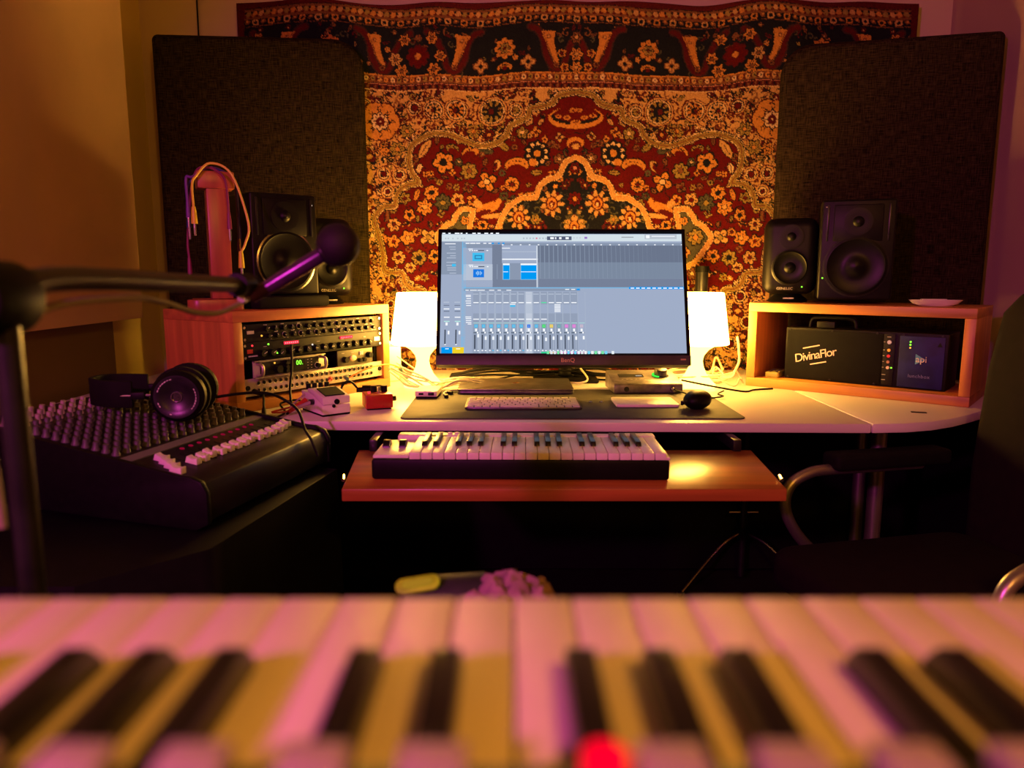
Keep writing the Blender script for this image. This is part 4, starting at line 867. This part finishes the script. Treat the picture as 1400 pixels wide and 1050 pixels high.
# ================================================================== HEADPHONE STAND with patch cables
HS = fL(.062, .125, HL + .0005); HRZ = R(28)
t = thing('cable_stand', 'red-brown wooden post stand hung with patch cables', 'stand', HS, HRZ)
bx((0, 0, .172), (.050, .050, .290)).build('post', M_REDWOOD, t, bevel=.003)
bx((-.002, 0, .315), (.085, .062, .042)).build('crossbar', M_REDWOOD, t, bevel=.004)
MB().prism(rrect(-.085, -.028, .045, .028, .0275, 6), 0, .027).build('base_board', M_REDWOOD, t, bevel=.002, loc=(.0, -.045, 0))
bx((-.005, .035, .0135), (.12, .055, .027)).build('base_board', M_REDWOOD, t, bevel=.002)
def hung(p0, p1, top, r, m, tipm, label, sag=.0, boot=.0055):
    """a lead draped over the crossbar; p0, p1 = lower ends (world offsets from stand base)"""
    t = thing('patch_cable', label, 'cable', HS)
    (x0, y0, z0), (x1, y1, z1) = p0, p1
    MB().tube([(x0, y0, z0 + .065), (x0, y0, z0 + .12), (x0 * .7, y0 * .9, top - .03), (x0 * .4 + x1 * .3, (y0 + y1) / 2 * .9, top), (x1 * .8, y1 * .9, top - .025), (x1 + sag, y1, (z1 + top) / 2), (x1 + sag * .6, y1, z1 + .09), (x1, y1, z1 + .065)], r, 8, 6).build('lead', m, t)
    for (x, y, z) in (p0, p1):
        b = MB().tube([(x, y, z + .068), (x, y, z + .055), (x, y, z + .028)], [boot * .6, boot], 12).build('boot', m, t)
        MB().tube([(x, y, z + .028), (x, y, z + .006), (x, y, z)], [.0034, .0026], 10).build('tip', tipm, b)
M_BLUC = mat('blue_cable', (.035, .02, .35), .45); M_VIOC = mat('violet_cable', (.13, .02, .30), .45); M_MAGC = mat('plum_cable', (.20, .015, .10), .45)
TOPZ = .345
hung((-.052, -.045, .172), (.028, .070, .15), TOPZ + .002, .0032, M_BLUC, M_CHROME, 'blue patch cable draped over the wooden post')
hung((-.046, -.060, .195), (.02, .085, .12), TOPZ + .004, .0034, M_VIOC, M_CHROME, 'violet patch cable draped over the wooden post')
hung((-.030, -.066, .180), (.068, -.040, .075), TOPZ + .006, .0030, M_YELC, M_CHROME, 'yellow orange patch cable draped over the wooden post', sag=.022, boot=.0075)
hung((-.068, -.020, .060), (.046, -.046, .168), TOPZ + .000, .0030, M_MAGC, M_CHROME, 'plum coloured patch cable draped over the wooden post', boot=.006)

# ================================================================== MIXING CONSOLE
MX = (-.504, 1.170, .6595); MRZ = R(76.5); fM = frame(MX, MRZ); MW, MD = .435, .478
t = thing('mixing_console', 'black analog mixing console full of knobs with pale fader caps', 'mixer', MX, MRZ)
TILT = math.atan(.175)
def mz(y): return .083 + (y - .05) * .175
body = [(.0, .012), (.0, .060), (.008, .075), (.028, .082), (.05, .083), (MD, mz(MD)), (MD, .02), (.02, .0)]
MB().prism(body, .012, MW - .012, 'x').build('body', mat('console_black', (.008, .0075, .008), .42, spec=.3, noise=.4, nscale=(30, 30, 30)), t, bevel=.002)
cheek = [(-.004, .008), (-.004, .062), (.006, .080), (.028, .088), (.05, .089), (MD + .004, mz(MD) + .006), (MD + .004, .014), (.02, -.004)]
for a in (0, MW - .012): MB().prism(cheek, a, a + .012, 'x').build('end_cheek', M_BLACK, t, bevel=.003)
MB().box((0, 0, 0), (MW - .03, .022, .002)).build('label_strip', mat('grey_strip', (.13, .12, .13), .5), t, loc=(MW / 2, .163, mz(.163) + .0006), rot=(TILT, 0, 0))
MK = MB().lathe([(.0072, 0), (.0068, .003), (.0055, .005), (.0048, .015), (.0005, .0155)], 12).mesh('knob', mat('console_knob', (.10, .085, .11), .45, noise=.3, nscale=(60, 60, 60)))
MKW = MB().lathe([(.0072, 0), (.0068, .003), (.0055, .005), (.0048, .014), (.0048, .017), (.0005, .0175)], 12).mesh('knob', mat('pale_knob', (.42, .34, .34), .4, noise=.3, nscale=(60, 60, 60)))
MDOT = bx((0, .002, .0158), (.0012, .005, .0006)).mesh('pointer', M_PRINT)
for c in range(16):
    x = .030 + c * .0248
    for r_ in range(13):
        y = .192 + r_ * .0205 + (.006 if r_ > 8 else 0)
        if y > MD - .02: continue
        pale = r_ >= 10
        k = put('knob', MKW if pale else MK, t, (x, y, mz(y)), (TILT, 0, 0))
FC = MB().prism([(-.012, 0), (.012, 0), (.010, .012), (.003, .009), (-.003, .009), (-.010, .012)], -.0072, .0072, 'x').mesh('fader_cap', M_WHITE, .0008)
SLOT = bx((0, 0, 0), (.0024, .058, .0008)).mesh('fader_slot', M_MATTE); RB = MB().lathe([(.0045, 0), (.0045, .0012), (.003, .0012), (.003, 0)], 12).mesh('mute_ring', emat('mute_red', (1, .01, .10), .22))
for c in range(14):
    x = .081 + c * .0247; y = .078 + (.004 if c % 5 == 2 else 0) + (.010 if c == 13 else 0)
    put('fader_slot', SLOT, t, (x, .095, mz(.095) + .0003), (TILT, 0, 0)); put('fader_cap', FC, t, (x, y, mz(y) + .0006), (TILT, 0, 0))
    if 2 <= c < 12: put('mute_ring', RB, t, (x, .138, mz(.138) + .0004), (TILT, 0, 0))
for x, y in ((.026, .068), (.036, .086), (.046, .104), (.056, .122)): put('fader_cap', FC, t, (x, y, mz(y) + .0006), (TILT, 0, 0))
# table for the console, black cloth added to darken the space below
t = thing('added_dark_table', 'table under the mixing console with an added black cloth keeping the space below dark', 'table', (0, 0, 0))
tp = [(-.47, 1.10), (-.385, 1.57), (-.86, 1.69), (-1.225, 1.76), (-1.225, .96), (-.60, .96)]
tp = tp[::-1]
MB().prism(tp, .632, .654).build('table_top', M_BLACK, t, bevel=.002)
mb = MB(); pts = []
for (x0, y0), (x1, y1) in zip(tp, tp[1:] + tp[:1]):
    for k in range(10): pts.append((x0 + (x1 - x0) * k / 10, y0 + (y1 - y0) * k / 10))
cx_, cy_ = sum(p[0] for p in pts) / len(pts), sum(p[1] for p in pts) / len(pts); n = len(pts); vs = []
for z, g in ((.6545, 1.005), (.60, 1.01), (.3, 1.012), (.012, 1.015)):
    for i, (x, y) in enumerate(pts):
        wv = 1 + (.012 * math.sin(i * 1.9) if z < .6 else 0); vs.append((cx_ + (x - cx_) * g * wv, cy_ + (y - cy_) * g * wv, z))
mb.add(vs, [(r_ * n + k, r_ * n + (k + 1) % n, (r_ + 1) * n + (k + 1) % n, (r_ + 1) * n + k) for r_ in range(3) for k in range(n)]).build('added_dark_skirt', M_MATTE, t)
for x, y in ((-.56, 1.10), (-.50, 1.52), (-1.12, 1.08), (-1.12, 1.58)): bx((x, y, .316), (.04, .04, .632)).build('leg', M_BLACK, t)
# headphones on the console
HP = (-.655, 1.470, 0)
t = thing('headphones', 'black open-back headphones lying on the mixing console', 'headphones', (-.655, 1.455, .788), R(10))
def cup(y, s):
    c = MB().lathe([(.046, 0), (.050, .004), (.050, .022), (.042, .030), (.001, .031)], 32).build('ear_cup', M_BLACK, t, loc=(0, y, .054), rot=(R(90 * s), 0, 0))
    MB().lathe([(.048, -.020), (.054, -.016), (.054, -.004), (.048, .0), (.034, .0), (.034, -.02)], 28).build('ear_pad', M_MATTE, c)
    MB().lathe([(.040, .0300), (.042, .0325), (.030, .0325), (.028, .031)], 32).build('outer_ring', M_SATIN, c)
    MB().lathe([(.0105, .031), (.0105, .0335), (.0088, .0335), (.0088, .031)], 24).build('badge_ring', M_CHROME, c)
    return c
cA = cup(-.020, 1); cB = cup(.062, -1)
for a in list(range(-40, 25, 9)) + list(range(105, 160, 9)) + [200, 209, 250]:
    bx((.0355 * math.cos(R(a)), .0355 * math.sin(R(a)), .0328), (.002, .004, .0006), (0, 0, R(a))).build('marking', M_PRINT, cA)
MB().tube([(-.044, -.030, .056), (-.085, -.034, .056), (-.12, -.030, .056)], .0028, 8).build('yoke_rod', M_CHROME, t); bx((-.074, -.033, .056), (.026, .012, .014)).build('rod_block', M_BLACK, t, bevel=.002)
MB().tube([(-.044, .074, .056), (-.085, .078, .056), (-.12, .074, .056)], .0028, 8).build('yoke_rod', M_CHROME, t); bx((-.074, .077, .056), (.026, .012, .014)).build('rod_block', M_BLACK, t, bevel=.002)
bp = catmull([(-.085, -.030, .058), (-.13, -.028, .060), (-.165, -.005, .062), (-.172, .025, .062), (-.16, .055, .062), (-.13, .072, .060), (-.085, .074, .058)], 5)
mb = MB(); vs = []; fs = []
for i, p in enumerate(bp):
    tn = (bp[min(i + 1, len(bp) - 1)] - bp[max(i - 1, 0)]).normalized(); nr = Vector((tn.y, -tn.x, 0))
    hw = .026
    for a, b in ((-1, -1), (1, -1), (1, 1), (-1, 1)): vs.append(p + nr * .004 * a + Vector((0, 0, hw * b)))
for i in range(len(bp) - 1):
    for k in range(4): fs.append((i * 4 + k, i * 4 + (k + 1) % 4, (i + 1) * 4 + (k + 1) % 4, (i + 1) * 4 + k))
fs += [(3, 2, 1, 0), tuple(4 * (len(bp) - 1) + k for k in range(4))]
mb.add(vs, fs).build('headband', M_MATTE, t, bevel=.002)
cable([(-.60, 1.475, .83), (-.56, 1.50, .833), (-.52, 1.53, .83), (-.49, 1.55, .815), (-.455, 1.545, .79), (-.435, 1.52, .755), (-.42, 1.51, .735), (-.405, 1.505, .70)], .003, M_DARKCABLE, 'black headphone lead falling over the edge of the mixing console', None, 'headphone_lead')

# ================================================================== MICROPHONE ON BOOM
t = thing('microphone_stand', 'black boom stand with thick pivot holding a microphone', 'mic stand', (-.342, .50, 0))
MB().cyl((0, 0, .55), .0085, 1.0, seg=16).build('upper_tube', M_SATIN, t); MB().cyl((0, 0, .36), .013, .60, seg=16).build('lower_tube', M_SATIN, t)
MB().cyl((0, 0, .665), .02, .05, seg=18).build('clutch', M_BLACK, t)
pv = MB().cyl((-.010, 0, 1.062), .026, .050, (R(90), 0, 0), 28).build('pivot', M_BLACK, t, bevel=.006); MB().cyl((-.02, -.034, 1.062), .012, .03, (R(90), 0, 0), 18).build('pivot_knob', M_BLACK, pv, bevel=.003)
MB().tube([(0, 0, 1.062), (.002, .05, 1.075), (.018, .20, 1.071), (.036, .36, 1.065)], [.0100, .0085], 14, 4).build('boom_arm', mat('arm_gunmetal', (.055, .05, .05), .35, .5), t)
MB().cyl((.034, .35, 1.066), .013, .035, (R(90), 0, 0), 18).build('arm_clutch', M_BLACK, t); MB().tube([(.036, .36, 1.065), (.040, .37, 1.056), (.052, .372, 1.060)], .008, 12).build('mic_clip', mat('violet_clip', (.10, .02, .22), .45), t)
MB().cyl((.034, .352, 1.050), .0045, .012, (R(90), 0, 0), 12).build('clip_screw', M_CHROME, t)
for a in (-20, 100, 220): MB().tube([(0, 0, .10), (.16 * math.cos(R(a)), .16 * math.sin(R(a)), .05), (.30 * math.cos(R(a)), .30 * math.sin(R(a)), .008)], .008, 10).build('leg', M_SATIN, t)
a0 = Vector((-.304, .868, 1.051)); a1 = Vector((-.222, .876, 1.100)); dv = (a1 - a0).normalized()
t = thing('microphone', 'dark handheld microphone with round head on the boom arm', 'microphone', a0[:])
MB().tube([(0, 0, 0), (dv * .03)[:], (dv * .035)[:], (a1 - a0)[:]], [.0075, .0095], 16).build('handle', mat('mic_body_violet_light', (.10, .03, .14), .25, .5, noise=.3, nscale=(30, 30, 30)), t)  # violet of the magenta light put into the handle colour
hd = MB().sphere((a1 - a0 + dv * .022)[:], .025, (1, 1, 1.02), 24, 16).build('grille', mat('mic_grille', (.014, .008, .016), .6, .2, spec=.25, bump=.5, nscale=(500, 500, 500)), t)
MB().tube([(a1 - a0 + dv * .002)[:], (a1 - a0 + dv * .008)[:]], .0165, 20).build('collar', M_SATIN, t)
cable([(-.306, .862, 1.049), (-.315, .83, 1.040), (-.320, .80, 1.036), (-.328, .76, 1.040), (-.331, .70, 1.053), (-.334, .64, 1.058), (-.352, .55, 1.05), (-.365, .51, 1.0), (-.362, .505, .9)], .0030, mat('grey_cable', (.22, .18, .12), .5), 'grey cable slung below the boom arm', None, 'microphone_cable')

# ================================================================== FOREGROUND KEYBOARD
t = thing('stage_piano', 'large keyboard with ivory and black keys facing the desk', 'keyboard', (0, 0, .90))
KW = .0235; K0 = .0008; ZT = .048; YT = .288
WKM = MB().prism([(.0, -.016), (.150, -.016), (.151, -.002), (.148, 0), (0, 0)], -KW / 2 + .0006, KW / 2 - .0006, 'x').mesh('white_key', M_IVORY, .0008)
BKM = MB().prism([(0, -.006), (.098, -.006), (.094, .004), (.088, .0105), (0, .0105)], -.0050, .0050, 'x').mesh('black_key', M_EBONY, .0012)
for k in range(-17, 18):
    put('white_key', WKM, t, (K0 + KW * (k + .5), YT - .150, ZT)) 
    if k % 7 in (1, 2, 3, 5, 6): put('black_key', BKM, t, (K0 + KW * k + {1: -.002, 3: .002, 5: -.0015, 6: .0015}.get(k % 7, 0), YT - .150, ZT + .0005))
HWK = .0235 * 17.5
bx((0, .20, .013), (2 * HWK + .10, .16, .026)).build('key_bed', M_BLACK, t, bevel=.003)
M_PAN = mat('panel_black', (.012, .011, .012), .45, noise=.3, nscale=(40, 40, 40))
MB().prism([(-.02, 0), (-.02, .060), (.150, .070), (.160, .064), (.160, .0)], -HWK - .05, HWK + .05, 'x').build('control_panel', M_PAN, t, bevel=.002)
for s in (-1, 1): bx((s * (HWK + .027), .22, .038), (.052, .14, .076)).build('end_block', M_PAN, t, bevel=.004)
BT = bx((0, 0, 0), (.0150, .010, .006)).mesh('button', mat('pale_button', (.40, .33, .34), .5), .001)
for k in range(-4, 14):
    x = -.0966 + .0264 * k
    if abs(x - .009) < .008: continue
    put('button', BT, t, (x, .1485, .0725))
MB().cyl((.0205, .1485, .0722), .0052, .006, seg=16).build('power_light', emat('power_red', (1, .0, .02), 1.3), t)
t = thing('keyboard_stand', 'black folding stand under the large keyboard', 'stand', (0, .12, 0))
for s in (-1, 1):
    MB().tube([(s * .34, .10 * s, .02), (-s * .30, .10 * s, .884)], .014, 10).build('leg', M_SATIN, t)
    MB().tube([(s * .31, -.13, .885), (s * .31, .15, .885)], .0145, 10).build('rest_bar', M_SATIN, t); MB().tube([(s * .34, -.13, .015), (s * .34, .15, .015)], .0145, 10).build('foot_bar', M_SATIN, t)

# ================================================================== BAG AND CLOTH ON STOOL
t = thing('round_stool', 'black round stool hidden behind the large keyboard', 'stool', (-.035, .70, 0))
MB().cyl((0, 0, .5115), .14, .05, seg=36).build('seat', M_MATTE, t, bevel=.015)
for a in (45, 135, 225, 315): MB().tube([(.08 * math.cos(R(a)), .08 * math.sin(R(a)), .476), (.16 * math.cos(R(a)), .16 * math.sin(R(a)), .0)], .011, 10).build('leg', M_SATIN, t)
t = thing('camera_bag', 'black bag with a yellow tag standing on the stool', 'bag', (-.048, .70, .5370), R(0))
prof = [(-.070, 0), (.070, 0), (.074, .12), (.070, .20), (.055, .243), (.02, .257), (-.025, .254), (-.055, .240), (-.070, .20), (-.074, .12)]
MB().prism(prof, -.055, -.005, 'y').build('body', mat('bag_nylon', (.012, .012, .018), .7, noise=.4, nscale=(60, 60, 60)), t, bevel=.02, seg=4)
tg = MB().prism(rrect(-.021, -.008, .021, .008, .0075), 0, .004).build('tag', mat('yellow_rubber', (.40, .95, .02), .45, noise=.3, nscale=(40, 40, 40)), t, bevel=.001, loc=(-.040, -.044, .253), rot=(R(35), R(-8), R(4))); tg['label'] = 'rounded yellow tag'
MB().prism(rrect(-.014, -.004, .014, .004, .0035), .004, .0048).build('tag_recess', mat('yellow_recess', (.30, .80, .02), .5), tg)
g = MB(); N = 26; vs = []; fs = []; cr = random.Random(9)
for i in range(N):
    for j in range(N):
        u, v = i / (N - 1) - .5, j / (N - 1) - .5
        fold = .010 * math.sin(u * 26 + v * 9) + .007 * math.sin(v * 31 - u * 7 + 1) + .004 * math.sin((u + v) * 60)
        vs.append((u * .085 + .003 * math.sin(v * 40), v * .075, (.012 + .016 * math.exp(-(u * u + v * v) * 9)) + .6 * fold * (.5 + .5 * math.exp(-(u * u + v * v) * 4)) - .22 * max(0, abs(u) - .25) ** 2))
for i in range(N - 1):
    for j in range(N - 1): fs.append((i * N + j, (i + 1) * N + j, (i + 1) * N + j + 1, i * N + j + 1))
pc = g.add(vs, fs).build('crumpled_cloth', mat('mauve_cloth', (.30, .17, .21), .9, noise=.5, nscale=(60, 60, 60)), loc=(-.004, .652, .768)); tag(pc, 'crumpled mauve cloth lying on top of the black bag', 'cloth')
sm = pc.modifiers.new('thick', 'SOLIDIFY'); sm.thickness = .002

# ================================================================== CHAIR
CC = (.885, 1.36, 0); CRZ = R(-77)
t = thing('armchair', 'dark padded office chair with bent metal arm tubes beside the desk', 'chair', CC, CRZ)
M_UPH = mat('dark_upholstery', (.008, .004, .0035), .85, noise=.5, nscale=(40, 40, 40), spec=.2)
MB().prism(rrect(-.235, -.30, .235, .20, .06), .42, .50).build('seat', M_UPH, t, bevel=.025, seg=4)
bk = []
prof = [(-.235, .44), (.235, .44), (.255, .62), (.258, .85), (.245, .98), (.205, 1.03), (.06, 1.045), (-.06, 1.045), (-.205, 1.03), (-.245, .98), (-.258, .85), (-.255, .62)]
MB().prism(prof, .0, .07, 'y').build('backrest', M_UPH, t, bevel=.028, seg=4, loc=(0, .175, 0), rot=(R(-6), 0, 0)).location = (0, .16, .02)
for s in (-1, 1):
    MB().tube([(s * .275, -.12, .43), (s * .275, -.19, .50), (s * .275, -.225, .565), (s * .275, -.215, .615), (s * .275, -.17, .640), (s * .275, -.12, .645), (s * .275, .0, .645), (s * .275, .12, .645)], .0125, 12, 5).build('arm_tube', M_STEEL, t)
    bx((s * .275, .03, .664), (.06, .30, .036)).build('arm_pad', M_MATTE, t, bevel=.010, seg=3)
MB().cyl((0, -.03, .27), .028, .30, seg=18).build('gas_column', M_SATIN, t)
for k in range(5):
    a = R(72 * k + 20); l = MB().tube([(0, -.03, .10), (.28 * math.cos(a), -.03 + .28 * math.sin(a), .065)], [.022, .014], 10).build('base_leg', M_SATIN, t)
    MB().cyl((.28 * math.cos(a), -.03 + .28 * math.sin(a), .028), .028, .04, (R(90), 0, a), 16).build('caster', M_BLACK, l)
# tripod stand under the desk
t = thing('tripod_stand', 'black tripod stand on the floor under the desk', 'stand', (.80, 2.46, 0))
MB().cyl((0, 0, .36), .012, .66, seg=14).build('pole', M_SATIN, t); MB().cyl((0, 0, .185), .022, .04, seg=16).build('hub', M_BLACK, t); MB().tube([(-.05, 0, .26), (.05, 0, .26)], .004, 8).build('wing_bar', M_CHROME, t)
for a in (205, 80, 325):
    ca, sa = math.cos(R(a)), math.sin(R(a)); rr = .20 if a == 80 else .26
    l = MB().tube([(.02 * ca, .02 * sa, .185), (.10 * ca, .10 * sa, .15), (rr * ca, rr * sa, .012)], .006, 8, 4).build('leg', M_CHROME if a == 205 else M_SATIN, t); MB().sphere((rr * ca, rr * sa, .012), .011).build('rubber_foot', M_BLACK, l)
# the two light fittings behind the camera
t = thing('pendant_bulb', 'warm yellow pendant bulb hanging behind the camera', 'lamp', WARM_POS)
MB().tube([(0, 0, .16), (0, 0, ZC - WARM_POS[2])], .004, 8).build('cord', M_DARKCABLE, t); MB().cyl((0, 0, .135), .018, .05, seg=16).build('socket', M_BLACK, t)
t = thing('stage_spotlight', 'black stage spotlight on a pole beside the tan wall panel', 'lamp', (MAG_POS[0], MAG_POS[1], 0))
sq = MAG_DIR.normalized(); bk = -sq * .075
can = MB().lathe([(.058, -.13), (.066, -.12), (.066, .02), (.070, .022), (.070, .03), (.062, .03), (.060, -.10), (.001, -.10)], 28).build('housing', M_BLACK, t, loc=(0, 0, MAG_POS[2]))
can.rotation_euler = sq.to_track_quat('Z', 'Y').to_euler(); can.location = (bk.x, bk.y, MAG_POS[2] + bk.z)
MB().cyl((bk.x, bk.y, .70), .012, 1.38, seg=14).build('pole', M_SATIN, t); MB().cyl((bk.x, bk.y, .01), .14, .02, seg=32).build('base', M_BLACK, t)
